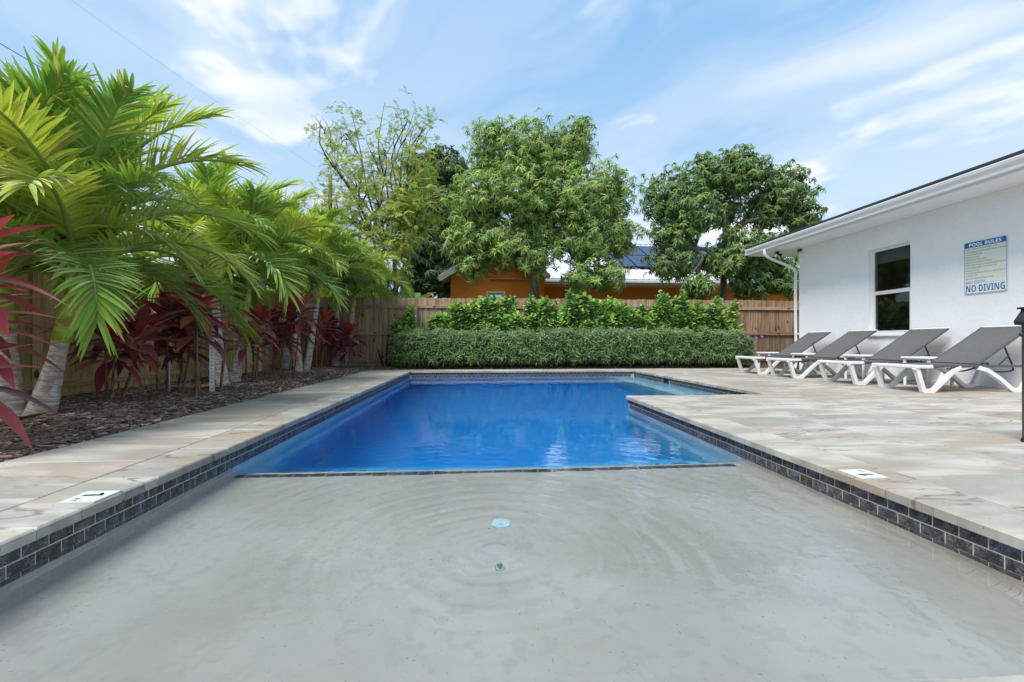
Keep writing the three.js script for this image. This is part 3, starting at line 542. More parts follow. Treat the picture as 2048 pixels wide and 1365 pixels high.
  part('sill', rbox(0.14, 0.05, w1 - w0 + 0.0, 0.01, WX + 0.03, y0 - 0.012, -(w0 + w1) / 2), stuccoWhite, win);
  part('roller_blind', [span(WX + 0.150, WX + 0.154, 2.27, y1 - 0.02, -w1 + 0.03, -w0 - 0.03), new THREE.CylinderGeometry(0.016, 0.016, w1 - w0 - 0.06, 10).rotateX(Math.PI / 2).translate(WX + 0.152, 2.27, -(w0 + w1) / 2)], std({ color: lin(0.45, 0.46, 0.47), roughness: 0.8 }), win);

  // things fixed to the house
  const fl = thing('flood_light', 'black twin head flood light under the eave at the house corner', 'flood light', V(7.52, TOP, -10.42));
  part('bracket', new THREE.CylinderGeometry(0.045, 0.045, 0.03, 16).translate(0, -0.016, 0), blackMat, fl);
  part('sensor', rbox(0.05, 0.06, 0.05, 0.008, 0.0, -0.055, 0.0), blackMat, fl);
  for (const sx of [-1, 1]) { const hd = part('lamp_head', new THREE.CylinderGeometry(0.048, 0.03, 0.09, 18).rotateX(Math.PI / 2).rotateX(0.5).rotateY(sx * 0.5), blackMat, fl, V(sx * 0.07, -0.09, 0.03)); part('lens', new THREE.CylinderGeometry(0.04, 0.04, 0.006, 18).rotateX(Math.PI / 2).rotateX(0.5).rotateY(sx * 0.5), std({ color: lin(0.8, 0.8, 0.78), roughness: 0.3 }), hd, V(sx * 0.022, -0.024, 0.042).multiplyScalar(0.95)); }
  const cam = thing('security_camera', 'small black camera fixed high at the house corner', 'camera', V(7.80, TOP - 0.05, -10.02));
  part('housing', rbox(0.06, 0.05, 0.08, 0.012, 0, 0, 0), blackMat, cam);
  part('mount', box(0.03, 0.03, 0.03, 0.035, 0.02, 0), blackMat, cam);
  part('lens', new THREE.CylinderGeometry(0.014, 0.014, 0.01, 12).rotateX(Math.PI / 2), std({ color: lin(0.02, 0.02, 0.03), roughness: 0.1 }), cam, V(0, 0, 0.043));

  // sign
  const c = document.createElement('canvas'); c.width = 640; c.height = 960; const g = c.getContext('2d');
  g.fillStyle = '#e9ece6'; g.fillRect(0, 0, 640, 960); g.strokeStyle = '#1f66ad'; g.lineWidth = 5; g.beginPath(); g.roundRect(10, 10, 620, 940, 26); g.stroke();
  g.fillStyle = '#1d6fb8'; g.beginPath(); g.roundRect(10, 10, 620, 96, [26, 26, 0, 0]); g.fill();
  g.fillStyle = '#ffffff'; g.font = 'bold 84px sans-serif'; g.textAlign = 'center'; g.fillText('POOL RULES', 320, 88, 540);
  g.fillStyle = '#e3e6d6'; g.fillRect(16, 108, 608, 612);
  g.fillStyle = '#56697c'; g.textAlign = 'left'; g.font = '40px sans-serif';
  ['No Glass Containers in Pool Area, Within 50\' of Pool', 'Food and Beverages Are Not Permitted in Pool or on Wet Deck', 'No Animals Within 50\' of Pool', 'Bathing Load 10 persons', 'Pool Open Dawn Until Dusk or Closed', 'Bathers Must Shower Before Entering Pool', 'Children Under Ten Must be Accompanied by Adult at All Times', 'No Persons Wearing Diapers are Permitted in Pool', 'No Running in Pool Area', 'Persons With Open Wounds, Infections, or Diarrhea Illness are', 'Not Permitted in Pool', 'Swim at Your Own Risk, No Lifeguard Present'].forEach((t, k) => g.fillText(t, 24, 150 + k * 49, [480, 600, 265, 225, 320, 395, 600, 470, 215, 600, 180, 420][k]));
  g.fillStyle = '#1f5f9f'; g.font = '74px sans-serif'; g.fillText('MAX DEPTH', 24, 776, 300); g.fillRect(330, 770, 280, 3);
  g.font = 'bold 170px sans-serif'; g.fillText('NO DIVING', 22, 922, 596);
  const st = new THREE.CanvasTexture(c); st.colorSpace = THREE.SRGBColorSpace;
  const sign = thing('pool_rules_sign', 'white and blue POOL RULES sign on the white house wall', 'sign', V(WX, 1.455, -6.16), -Math.PI / 2);
  const sw = 0.575, sh = 0.83;
  part('board', new THREE.ExtrudeGeometry(rrect(sw, sh, 0.025), { depth: 0.006, bevelEnabled: false }).translate(0, sh / 2, 0.008), std({ color: lin(0.7, 0.72, 0.7), roughness: 0.4 }), sign);
  const fg = new THREE.ShapeGeometry(rrect(sw - 0.006, sh - 0.006, 0.022)); { const p = fg.attributes.position, uv = fg.attributes.uv; for (let i = 0; i < p.count; i++) uv.setXY(i, p.getX(i) / sw + 0.5, p.getY(i) / sh + 0.5); }
  part('print', fg, std({ map: st, roughness: 0.4 }), sign, V(0, sh / 2, 0.0155));
  for (const [x, y] of [[-0.26, 0.025], [0.26, 0.025], [-0.26, 0.805], [0.26, 0.805]]) part('screw', new THREE.CylinderGeometry(0.006, 0.006, 0.022, 10).rotateX(Math.PI / 2), blackMat, sign, V(x, y, 0.0085));
}
function rrect(w, h, r) { const s = new THREE.Shape(), x = -w / 2, y = -h / 2; s.moveTo(x + r, y); s.lineTo(x + w - r, y); s.quadraticCurveTo(x + w, y, x + w, y + r); s.lineTo(x + w, y + h - r); s.quadraticCurveTo(x + w, y + h, x + w - r, y + h); s.lineTo(x + r, y + h); s.quadraticCurveTo(x, y + h, x, y + h - r); s.lineTo(x, y + r); s.quadraticCurveTo(x, y, x + r, y); return s; }

// ================================================================ ORANGE HOUSE beyond the fence
{
  const h = thing('orange_house', 'orange stucco house with a white metal roof beyond the back fence', 'house', V(0, 0, 0));
  const metal = std({ color: lin(0.80, 0.81, 0.83), roughness: 0.35, metalness: 0.15 });
  const gx0 = -1.04, gx1 = 2.50, gz = -16.4, ex = 0.42, apx = 0.72, apy = 4.42, ey = 3.16;
  // gable wing
  const gs = new THREE.Shape([[gx0, -0.1], [gx1, -0.1], [gx1, ey + 0.06], [apx, apy - 0.22], [gx0, ey + 0.06]].map((p) => new THREE.Vector2(...p)));
  gs.holes.push(new THREE.Path([[0.36, 1.55], [0.36, 2.56], [0.94, 2.56], [0.94, 1.55]].map((p) => new THREE.Vector2(...p))));
  const gw = new THREE.ExtrudeGeometry(gs, { depth: 0.2, bevelEnabled: false }); { const uv = gw.attributes.uv; for (let i = 0; i < uv.count; i++) uv.setXY(i, uv.getX(i) / 1.3, uv.getY(i) / 1.3); }
  part('gable_wall', gw, stuccoOrange, h, V(0, 0, gz - 0.2));
  part('side_wall', [span(gx0, gx0 + 0.2, -0.1, ey, -24, gz - 0.2), span(gx1 - 0.2, gx1, -0.1, ey, -18.4, gz - 0.2)], stuccoOrange, h);
  const win = part('window', [span(0.36, 0.42, 1.55, 2.56, gz - 0.12, gz - 0.04), span(0.88, 0.94, 1.55, 2.56, gz - 0.12, gz - 0.04), span(0.42, 0.88, 2.50, 2.56, gz - 0.12, gz - 0.04), span(0.42, 0.88, 1.55, 1.61, gz - 0.12, gz - 0.04)], white, h);
  part('pane', span(0.42, 0.88, 1.61, 2.50, gz - 0.085, gz - 0.08), phys({ color: lin(0.62, 0.66, 0.66), roughness: 0.0, transmission: 1, thickness: 0, ior: 1.5 }), win);
  part('trim', [span(0.30, 0.36, 1.5, 2.62, gz, gz + 0.025), span(0.94, 1.0, 1.5, 2.62, gz, gz + 0.025), span(0.36, 0.94, 2.56, 2.62, gz, gz + 0.025)], white, win);
  part('pipe', new THREE.CylinderGeometry(0.02, 0.02, 1.6, 8).rotateZ(Math.PI / 2).translate(1.2, 3.08, gz + 0.03), std({ color: lin(0.4, 0.38, 0.36), roughness: 0.6 }), h);
  const slope = (xa, ya, xb, yb, z0, z1, th) => { const L = Math.hypot(xb - xa, yb - ya), g = new THREE.BoxGeometry(L, th, z0 - z1); g.rotateZ(Math.atan2(yb - ya, xb - xa)); g.translate((xa + xb) / 2, (ya + yb) / 2, (z0 + z1) / 2); return g; };
  const roof = part('gable_roof', [slope(gx0 - ex, ey - 0.05, apx, apy, gz + 0.35, -24, 0.07), slope(apx, apy, gx1 + 0.15, ey + 0.06, gz + 0.35, -24, 0.07)], metal, h);
  part('bargeboard', [slope(gx0 - ex, ey - 0.16, apx, apy - 0.11, gz + 0.39, gz + 0.352, 0.17), slope(apx, apy - 0.11, gx1 + 0.15, ey - 0.05, gz + 0.391, gz + 0.353, 0.17)], white, roof);
  for (let k = 0; k < 18; k++) { const z = gz + 0.1 - k * 0.4; part('rib', [slope(gx0 - ex, ey - 0.0, apx, apy + 0.05, z, z - 0.03, 0.03), slope(apx, apy + 0.05, gx1 + 0.15, ey + 0.11, z, z - 0.03, 0.03)], metal, roof); }
  // long wing
  const lx0 = 2.3, lx1 = 15.5, lz = -18.4, ez = -17.4, eY = 3.2, rz = -22.2, rY = 5.72;
  part('long_wall', span(lx0 + 0.2, lx1, -0.1, 3.25, lz - 0.2, lz), stuccoOrange, h);
  part('rear_wall', [span(gx0 + 0.2, lx1, -0.1, 3.1, -24, -23.8), span(lx1 - 0.2, lx1, -0.1, 3.1, -23.8, lz - 0.2)], stuccoOrange, h);
  part('long_soffit', span(lx0 + 0.3, lx1 + 0.3, 3.08, 3.12, lz, ez + 0.0), white, h);
  part('long_gutter', [span(lx0 + 0.3, lx1 + 0.3, 3.06, 3.22, ez + 0.001, ez + 0.03), rbox(lx1 - lx0, 0.10, 0.10, 0.02, (lx0 + lx1) / 2 + 0.3, 3.17, ez + 0.081)], white, h);
  const ang = Math.atan2(rY - eY, ez - rz), len = Math.hypot(rY - eY, ez - rz);
  const onRoof = (w, t, l, x, along, lift) => { const g = new THREE.BoxGeometry(w, t, l); g.translate(x, lift + t / 2, -along); g.rotateX(ang); g.translate(0, eY + 0.03, ez + 0.06); return g; };
  const lr = part('long_roof', onRoof(lx1 - lx0 + 0.6, 0.06, len, (lx0 + lx1) / 2 + 0.1, len / 2, 0), metal, h);
  part('far_slope', (() => { const g = new THREE.BoxGeometry(lx1 - lx0 + 0.6, 0.06, len); g.translate((lx0 + lx1) / 2 + 0.1, 0, -len / 2); g.rotateX(-ang); g.translate(0, rY + 0.02, rz + 0.04); return g; })(), metal, lr);
  for (let x = lx0 + 0.1; x < lx1 + 0.2; x += 0.305) part('rib', onRoof(0.03, 0.035, len, x, len / 2, 0.06), metal, lr);
  part('ridge_cap', box(lx1 - lx0 + 0.6, 0.05, 0.3, (lx0 + lx1) / 2 + 0.1, rY + 0.1, rz + 0.05), metal, lr);
  const cell = std({ color: lin(0.04, 0.05, 0.11), roughness: 0.15, metalness: 0.2 }), rim = std({ color: lin(0.03, 0.03, 0.05), roughness: 0.4, metalness: 0.6 });
  for (let r = 0; r < 2; r++) for (let k = 0; k < 8; k++) {
    const x = 6.3 + k * 1.08, al = 1.25 + r * 1.75;
    const p = part('solar_panel', onRoof(1.04, 0.035, 1.68, x, al + 0.85, 0.16), rim, h);
    const cg = []; for (let i = 0; i < 3; i++) for (let j = 0; j < 5; j++) cg.push(onRoof(0.325, 0.004, 0.318, x - 0.335 + i * 0.335, al + 0.19 + j * 0.33, 0.196)); part('cells', cg, cell, p);
    part('foot', [onRoof(0.04, 0.12, 0.04, x - 0.4, al + 0.3, 0.05), onRoof(0.04, 0.12, 0.04, x + 0.4, al + 1.4, 0.05)], rim, p);
  }
}
// utility pole and cables
{
  const b = at(660, 600, 24); b.y = -0.1;
  const p = thing('utility_pole', 'wooden utility pole standing beyond the feathery tree', 'utility pole', b);
  const wood = std({ map: barkTex, color: lin(0.75, 0.62, 0.48), roughness: 0.95 });
  part('shaft', new THREE.CylinderGeometry(0.10, 0.14, 10.1, 12).translate(0, 5.05, 0), wood, p);
  part('bracket', [box(0.34, 0.07, 0.08, 0.2, 9.85, 0), new THREE.CylinderGeometry(0.08, 0.09, 0.16, 12).translate(0.38, 9.8, 0)], std({ color: lin(0.35, 0.35, 0.34), roughness: 0.5 }), p);
  const wire = (name, label, a, c, sag, r, mat = blackMat) => { const pts = []; for (let k = 0; k <= 16; k++) { const t = k / 16, q = a.clone().lerp(c, t); q.y -= sag * 4 * t * (1 - t); pts.push(q); } const m = new THREE.Mesh(tube(pts, r, 60, 6), mat); m.name = numbered(name); scene.add(m); tag(m, label, 'cable'); };
  const top = at(657, 436, 23.9);
  wire('overhead_cable', 'thick black overhead cable passing behind the palm crowns', top, at(-420, -170, 13), 0.5, 0.014);
  wire('overhead_cable', 'very thin overhead wire high above the thick cable', at(658, 352, 23.9), at(-200, -250, 15), 0.25, 0.004, std({ color: lin(0.3, 0.32, 0.35), roughness: 0.5 }));
}

// ================================================================ TREES beyond the fence
const pick = (list) => list[Math.floor(R() * list.length)];
const jit = (c, s) => { const k = 1 + rr(-s, s); return [c[0] * k * rr(0.92, 1.08), c[1] * k, c[2] * k * rr(0.85, 1.15)]; };
const LEAFPROF = [0.25, 0.85, 1, 0.72, 0.05];
function whorl(n, len, width, droop, cols, seed) {   // a rosette of long leaves at a twig end, axis +y
  const L = new Leafy();
  for (let k = 0; k < n; k++) {
    const az = k * 2.4 + rr(-0.4, 0.4), el = rr(-0.35, 0.75), dir = V(Math.cos(az) * Math.cos(el), Math.sin(el), Math.sin(az) * Math.cos(el)), side = V(-Math.sin(az), rr(-0.3, 0.3), Math.cos(az)).normalize();
    L.flat(V(0, rr(-0.05, 0.05), 0), dir, side, len * rr(0.7, 1.15), width * rr(0.8, 1.2), [0.2, 0.9, 0.8, 0.04], droop * rr(0.6, 1.3), jit(pick(cols), 0.22));
  }
  return L.geo();
}
function feather(cols) {   // a spray of small paired leaflets
  const L = new Leafy();
  for (let k = 0; k < 5; k++) {
    const az = rr(0, 6.28), el = rr(-0.3, 0.9), dir = V(Math.cos(az) * Math.cos(el), Math.sin(el), Math.sin(az) * Math.cos(el)), side = V().crossVectors(dir, V(0, 1, 0)).normalize(), len = rr(0.18, 0.34), c = pick(cols);
    for (let j = 1; j < 9; j++) for (const s of [-1, 1]) { const o = dir.clone().multiplyScalar(len * j / 8); o.y -= 0.25 * len * (j / 8) ** 2; const d = side.clone().multiplyScalar(s).addScaledVector(dir, 0.5).addScaledVector(V(0, 1, 0), rr(-0.5, 0.2)).normalize(); L.flat(o, d, dir, 0.05 * rr(0.7, 1.2), 0.02, [0.4, 1, 0.2], 0.2, jit(c, 0.25)); }
  }
  return L.geo();
}
function limb(a, b, r0, r1, wig = 0.12, seg = 8, sides = 6) {
  const m1 = a.clone().lerp(b, 0.33), m2 = a.clone().lerp(b, 0.68), d = a.distanceTo(b) * wig;
  m1.add(V(rr(-d, d), rr(0, d), rr(-d, d))); m2.add(V(rr(-d, d), rr(0, d), rr(-d, d)));
  return tube([a, m1, m2, b], (t) => lerp(r0, r1, t), seg, sides);
}
function tree({ name, label, base, fork, lobes, geos, mat, bark, r0, tint, group, perLobe = 7, flop = 0.55, size = [0.8, 1.25], stems, shell = 0.35, dense = 1.7, fuzz = 0.14 }) {
  const t = thing(name, label, 'tree', base, 0, group), rel = (p) => p.clone().sub(base);
  const trunks = stems ?? [[base, fork]];
  const forks = [];
  for (const [a, b, ra] of trunks) { part('trunk', tube([rel(a).add(V(0, -0.15, 0)), rel(a).lerp(rel(b), 0.4).add(V(rr(-0.08, 0.08), 0, rr(-0.08, 0.08))), rel(b)], (s) => (ra ?? r0) * (1.15 - 0.45 * s + 0.35 * Math.exp(-s * 14)), 14, 9), bark, t); forks.push(rel(b)); }
  const limbs = [], twigs = [], list = [];
  for (const lo of lobes) {
    const c = rel(lo.c); let f = forks[0]; for (const q of forks) if (q.distanceTo(c) < f.distanceTo(c)) f = q;
    limbs.push(limb(f, c, r0 * 0.5, r0 * 0.2, 0.12, 9, 7));
    for (let k = 0; k < perLobe; k++) { const u = rr(0, 6.28), y = rr(-0.7, 1), h = Math.sqrt(1 - y * y), e = c.clone().add(V(Math.cos(u) * h * lo.r[0], y * lo.r[1], Math.sin(u) * h * lo.r[2]).multiplyScalar(0.8)); twigs.push(limb(c.clone().lerp(f, rr(0, 0.35)), e, r0 * 0.2, r0 * 0.06, 0.15, 6, 5)); }
    for (let k = 0; k < lo.n * dense; k++) {
      const u = rr(0, 6.28), y = rr(-1, 1), h = Math.sqrt(Math.max(0, 1 - y * y)), d = V(Math.cos(u) * h, y, Math.sin(u) * h), rad = Math.pow(rr(shell ** 3, 1), 1 / 3) * (0.62 + 0.72 * fbm2(d.x * 2 + lo.c.x * 3 + 9, d.y * 2 + d.z * 2 + lo.c.y * 3 + 9, 2, 71));
      const p = c.clone().add(V(d.x * lo.r[0], d.y * lo.r[1], d.z * lo.r[2]).multiplyScalar(rad)).add(V(rr(-1, 1), rr(-1, 1), rr(-1, 1)).multiplyScalar(fuzz * lo.r[0]));
      const axis = d.clone().multiplyScalar(flop).add(V(rr(-0.3, 0.3), 0.6, rr(-0.3, 0.3))).normalize(), q = new THREE.Quaternion().setFromUnitVectors(V(0, 1, 0), axis).multiply(new THREE.Quaternion().setFromAxisAngle(V(0, 1, 0), rr(0, 6.28))), s = rr(...size);
      const b = rr(0.8, 1.4); list.push({ g: Math.floor(R() * geos.length), m: new THREE.Matrix4().compose(p, q, V(s, s, s)), c: lin(tint[0] * b * rr(0.85, 1.2), tint[1] * b, tint[2] * b) });
    }
  }
  part('limb', limbs, bark, t); part('twigs', twigs, bark, t).userData.kind = 'stuff';
  geos.forEach((g, k) => copies('crown', g, mat, list.filter((e) => e.g === k), t));
  return t;
}
const treeLeaf = leafMat({ roughness: 1, transmission: 0.35 });
const mangoA = [0, 1, 2].map(() => whorl(12, 0.25, 0.042, 0.6, [[0.15, 0.25, 0.05], [0.20, 0.31, 0.06], [0.11, 0.20, 0.05], [0.25, 0.35, 0.08]]));
const mangoB = [0, 1, 2].map(() => whorl(12, 0.22, 0.056, 0.9, [[0.10, 0.19, 0.05], [0.14, 0.24, 0.06], [0.08, 0.155, 0.045]]));
const featherG = [0, 1].map(() => feather([[0.32, 0.40, 0.04], [0.22, 0.33, 0.035], [0.46, 0.47, 0.05]]));
const lobe = (u, v, D, ru, rv, n, rz) => { const k = D / F; return { c: at(u, v, D), r: [ru * k, rv * k, rz ?? (ru + rv) / 2 * k], n }; };

{
  const base = at(1075, 600, 14.6); base.y = -0.1; const fork = at(1062, 440, 14.6);
  tree({ name: 'mango_tree', label: 'broad tree with long narrow drooping leaves before the orange gable', base, fork, r0: 0.17, bark: barkMat, mat: treeLeaf, geos: mangoA, tint: [1.25, 1.2, 1.1], flop: 0.7, dense: 1.8, fuzz: 0.24, size: [0.55, 1.05],
    lobes: [lobe(985, 310, 14.6, 55, 62, 190), lobe(1060, 300, 14.3, 62, 60, 240), lobe(1135, 305, 14.6, 52, 66, 200), lobe(960, 400, 14.2, 66, 60, 260), lobe(1050, 385, 13.9, 75, 70, 320), lobe(1140, 395, 14.1, 72, 66, 280), lobe(1215, 385, 14.5, 52, 62, 200), lobe(935, 480, 14.1, 52, 50, 190), lobe(1010, 490, 13.8, 60, 44, 200), lobe(1165, 480, 14.0, 66, 48, 230), lobe(1235, 470, 14.4, 40, 48, 130), lobe(945, 535, 13.9, 36, 24, 50), lobe(1190, 550, 13.9, 66, 26, 130), lobe(1080, 470, 14.6, 66, 50, 160), lobe(1072, 515, 13.7, 44, 30, 90), lobe(1165, 262, 14.6, 24, 30, 50), lobe(990, 262, 14.6, 26, 24, 40)] });
}
{
  const base = at(1447, 600, 15.2); base.y = -0.1; const b2 = at(1412, 600, 15.0); b2.y = -0.1;
  tree({ name: 'mango_tree', label: 'rounded dark green tree with pale forked stems beside the solar panels', base, r0: 0.13, bark: barkMat, mat: treeLeaf, geos: mangoB, tint: [1.25, 1.2, 1.1], flop: 0.6, dense: 1.45, fuzz: 0.22, shell: 0.45, size: [0.6, 1.1], stems: [[base, at(1450, 470, 15.2), 0.13], [b2, at(1390, 495, 14.9), 0.10]],
    lobes: [lobe(1415, 350, 15.1, 62, 48, 200), lobe(1480, 345, 15.0, 62, 46, 210), lobe(1560, 385, 15.3, 62, 54, 240), lobe(1335, 395, 15.0, 50, 50, 170), lobe(1385, 425, 14.6, 55, 50, 200), lobe(1600, 430, 15.2, 44, 36, 120), lobe(1345, 470, 15.0, 48, 40, 130), lobe(1480, 500, 14.7, 56, 46, 190), lobe(1545, 510, 15.1, 55, 48, 180), lobe(1440, 520, 14.7, 40, 36, 110), lobe(1345, 525, 14.9, 56, 30, 120), lobe(1570, 560, 14.9, 50, 32, 120), lobe(1395, 575, 14.4, 34, 24, 80), lobe(1525, 425, 15.5, 48, 36, 110), lobe(1450, 420, 15.5, 40, 40, 90), lobe(1510, 560, 15.0, 44, 34, 110)] });
}
{
  const base = at(880, 600, 19); base.y = -0.1;
  tree({ name: 'mango_tree', label: 'dense dark tree standing behind the feathery yellow green tree', base, fork: at(880, 480, 19), r0: 0.2, bark: darkBark, mat: treeLeaf, geos: mangoB, tint: [0.6, 0.66, 0.7], flop: 0.5, size: [1.1, 1.6],
    lobes: [lobe(880, 350, 19, 62, 52, 260), lobe(840, 420, 19, 60, 60, 240), lobe(905, 430, 19, 60, 60, 240), lobe(860, 500, 18.8, 66, 50, 220), lobe(900, 555, 18.6, 56, 44, 160), lobe(835, 560, 18.6, 50, 40, 130)] });
}
{
  const base = at(795, 600, 14.9); base.y = -0.1;
  const tips = [[768, 205], [700, 215], [830, 215], [735, 300], [800, 290], [660, 300], [850, 320], [640, 400], [700, 420]];
  const t = tree({ name: 'feathery_tree', label: 'tall sparse yellow green tree with fine feathery leaves', base, r0: 0.09, bark: darkBark, mat: leafMat({ roughness: 1, transmission: 0.4 }), geos: featherG, tint: [1, 1, 1], flop: 0.6, size: [0.8, 1.4], shell: 0.2, perLobe: 6, dense: 0.4, fuzz: 0.35,
    stems: [[base, at(788, 500, 14.9), 0.10], [base.clone().add(V(-0.15, 0, 0.1)), at(745, 470, 14.9), 0.06]],
    lobes: [lobe(690, 265, 14.9, 42, 60, 70), lobe(650, 300, 14.9, 30, 46, 26), lobe(815, 240, 14.9, 46, 38, 62), lobe(770, 300, 14.8, 62, 56, 150), lobe(705, 350, 14.8, 56, 56, 150), lobe(765, 390, 14.6, 80, 62, 420), lobe(700, 440, 14.6, 62, 50, 260), lobe(800, 450, 14.5, 66, 56, 360), lobe(645, 410, 15, 52, 36, 110), lobe(760, 510, 14.3, 72, 46, 320), lobe(870, 400, 14.4, 50, 30, 130), lobe(690, 510, 14.5, 52, 44, 190), lobe(850, 255, 14.9, 30, 30, 14), lobe(640, 250, 15, 24, 20, 9), lobe(830, 330, 14.7, 50, 44, 170)] });
  const st = []; for (const [u, v] of tips) st.push(limb(at(770, 500, 14.9).sub(base), at(u, v, 14.8 + rr(-0.4, 0.4)).sub(base), 0.045, 0.006, 0.05, 12, 5));
  part('branch', st, darkBark, t);
}
// shrubs that fill the gap between palms and feathery tree, beyond the fence
for (const [u, v, D, ru, rv, n, label] of [[640, 520, 16, 46, 60, 260, 'loose green bush behind the palms, beyond the fence at the utility pole'], [730, 560, 15.6, 60, 46, 260, 'loose green bush beyond the fence under the feathery tree'], [560, 560, 17, 70, 70, 300, 'loose green bush beyond the fence behind the middle palms']]) {
  const base = at(u, 600, D); base.y = -0.1;
  tree({ name: 'background_bush', label, base, fork: at(u, 620, D), r0: 0.06, bark: darkBark, mat: treeLeaf, geos: mangoA, tint: [1.1, 1.15, 0.9], lobes: [lobe(u, v, D, ru, rv, n), lobe(u + 20, v + 40, D - 0.3, ru, rv * 0.7, n * 0.6 | 0)], size: [0.7, 1.1] });
}
// banana plant
{
  const base = at(820, 600, 13.6); base.y = -0.1;
  const t = thing('banana_plant', 'banana plant with broad torn leaves, one tipped orange, beyond the fence', 'banana plant', base);
  part('stem', tube([V(0, -0.1, 0), V(0.03, 0.9, 0), V(0, 1.9, 0)], (s) => 0.10 - 0.04 * s, 10, 9), std({ color: lin(0.20, 0.22, 0.07), roughness: 0.7 }), t);
  const bm = leafMat({ roughness: 1, transmission: 0.4, clearcoat: 0.2 });
  const leaf = (az, el, len, w, bend, col, tip) => {
    const L = new Leafy(), dir = V(Math.cos(az) * Math.cos(el), Math.sin(el), Math.sin(az) * Math.cos(el)), side = V(-Math.sin(az), 0, Math.cos(az)), n = 14;
    for (let k = 0; k < n; k++) {
      const t0 = k / n, t1 = (k + 0.94) / n, c = (s) => V(0, 1.85, 0).addScaledVector(dir, len * s).add(V(0, -bend * len * s * s, 0)), w0 = (s) => w * Math.sin(Math.PI * Math.pow(s * 0.92 + 0.06, 0.7)), cc = jit(mix3(col, tip ?? col, sstep(0.55, 0.85, t0)), 0.1);
      for (const sg of [-1, 1]) { const dr = rr(-0.03, 0.01), a = L.vert(c(t0), cc), b = L.vert(c(t1), cc), e = L.vert(c(t1).addScaledVector(side, sg * w0(t1)).add(V(0, 0.06 * w + dr, 0)), cc), f = L.vert(c(t0).addScaledVector(side, sg * w0(t0)).add(V(0, 0.06 * w + dr, 0)), cc); L.i.push(a, b, e, a, e, f); }
    }
    part('leaf', L.geo(), bm, t);
  };
  leaf(1.9, 1.25, 1.5, 0.24, 0.2, [0.13, 0.25, 0.03]); leaf(0.5, 0.75, 1.35, 0.22, 0.35, [0.15, 0.27, 0.03], [0.75, 0.30, 0.02]); leaf(2.6, 0.8, 1.4, 0.25, 0.45, [0.17, 0.28, 0.04]); leaf(1.2, 0.45, 1.3, 0.22, 0.5, [0.13, 0.24, 0.035]); leaf(3.6, 0.9, 1.3, 0.22, 0.5, [0.2, 0.3, 0.04]); leaf(0.1, 0.35, 1.2, 0.2, 0.5, [0.22, 0.32, 0.05]); leaf(5, 1.0, 1.3, 0.22, 0.4, [0.14, 0.25, 0.04]);
}

// ================================================================ PALMS
const palmTex = texture(256, 512, (u, v) => { const ring = Math.abs(((v * 22 + 0.4 * fbm(u, v, 4, 8, 2, 901)) % 1) - 0.5), n = fbm(u, v, 10, 40, 4, 911, 0.6), st = fbm(u, v, 5, 5, 3, 921); let c = mix3([168, 154, 146], [212, 203, 196], sstep(0.3, 0.7, n)); c = mix3(c, [128, 112, 104], 0.7 * (1 - sstep(0.02, 0.09, ring))); return mix3(c, [170, 128, 108], 0.35 * sstep(0.55, 0.7, st)); });
const palmTrunk = std({ map: palmTex, bumpMap: palmTex, bumpScale: 0.006, roughness: 0.9 });
const shaftTex = texture(128, 256, (u, v) => { const n = fbm(u, v, 10, 3, 4, 931), b = fbm(u, v, 4, 4, 3, 941); let c = mix3([132, 150, 44], [178, 190, 78], sstep(0.3, 0.7, n)); return mix3(c, [166, 108, 62], 0.7 * sstep(0.6, 0.72, b)); });
const shaftMat = std({ map: shaftTex, roughness: 0.45 });
const petioleMat = std({ map: shaftTex, color: lin(0.75, 0.85, 0.8), roughness: 0.6 });
const rachisMat = std({ color: lin(0.26, 0.33, 0.07), roughness: 0.5 });
const palmLeaf = leafMat({ roughness: 1, transmission: 0.45, clearcoat: 0.3, clearcoatRoughness: 0.4 });
function frond(len, e0, droop, pairs, cols, wind) {   // leaves the origin along +x, rising at e0
  const L = new Leafy(), path = [], n = 24; let p = V(0, 0, 0), a = e0;
  for (let k = 0; k <= n; k++) { path.push(p.clone()); const s = k / n; a = e0 - droop * Math.pow(s, 1.35); p = p.clone().add(V(Math.cos(a), Math.sin(a), wind * s * 0.6).normalize().multiplyScalar(len / n)); }
  const curve = new THREE.CatmullRomCurve3(path), base = pick(cols);
  for (let k = 0; k < pairs; k++) for (const sg of [-1, 1]) {
    const s = 0.2 + 0.8 * (k + (sg > 0 ? 0.5 : 0)) / pairs, o = curve.getPointAt(Math.min(1, s)), T = curve.getTangentAt(Math.min(1, s)), up = V(0, 1, 0).addScaledVector(T, -T.y).normalize(), sd = V().crossVectors(T, up).normalize().multiplyScalar(sg);
    const ang = lerp(1.15, 0.32, Math.pow((s - 0.2) / 0.8, 1.1)) + rr(-0.08, 0.08), lift = lerp(0.75, 0.2, s) + rr(-0.2, 0.2);
    const dir = T.clone().multiplyScalar(Math.cos(ang)).addScaledVector(sd, Math.sin(ang)).addScaledVector(up, lift).normalize();
    const ll = len * 0.215 * (0.55 + 0.75 * Math.sin(Math.PI * Math.pow(clamp((s - 0.1) / 1.0), 0.8))) * rr(0.88, 1.1), side = V().crossVectors(dir, up).normalize();
    const side2 = side.clone().applyAxisAngle(dir, rr(-0.35, 0.35));
    L.blade(o, dir, side2, ll, 0.0172 * rr(0.8, 1.2), [0.45, 1, 0.95, 0.7, 0.12], rr(0.06, 0.42), 0.35, jit(R() < 0.07 ? [0.48, 0.40, 0.10] : base, 0.16));
  }
  return { leaves: L.geo(), rachis: tube(path.filter((_, i) => i % 3 === 0), (s) => lerp(0.017, 0.004, s), 16, 5) };
}
const palmCols = [[0.28, 0.46, 0.035], [0.38, 0.54, 0.045], [0.18, 0.36, 0.035], [0.48, 0.57, 0.055]];
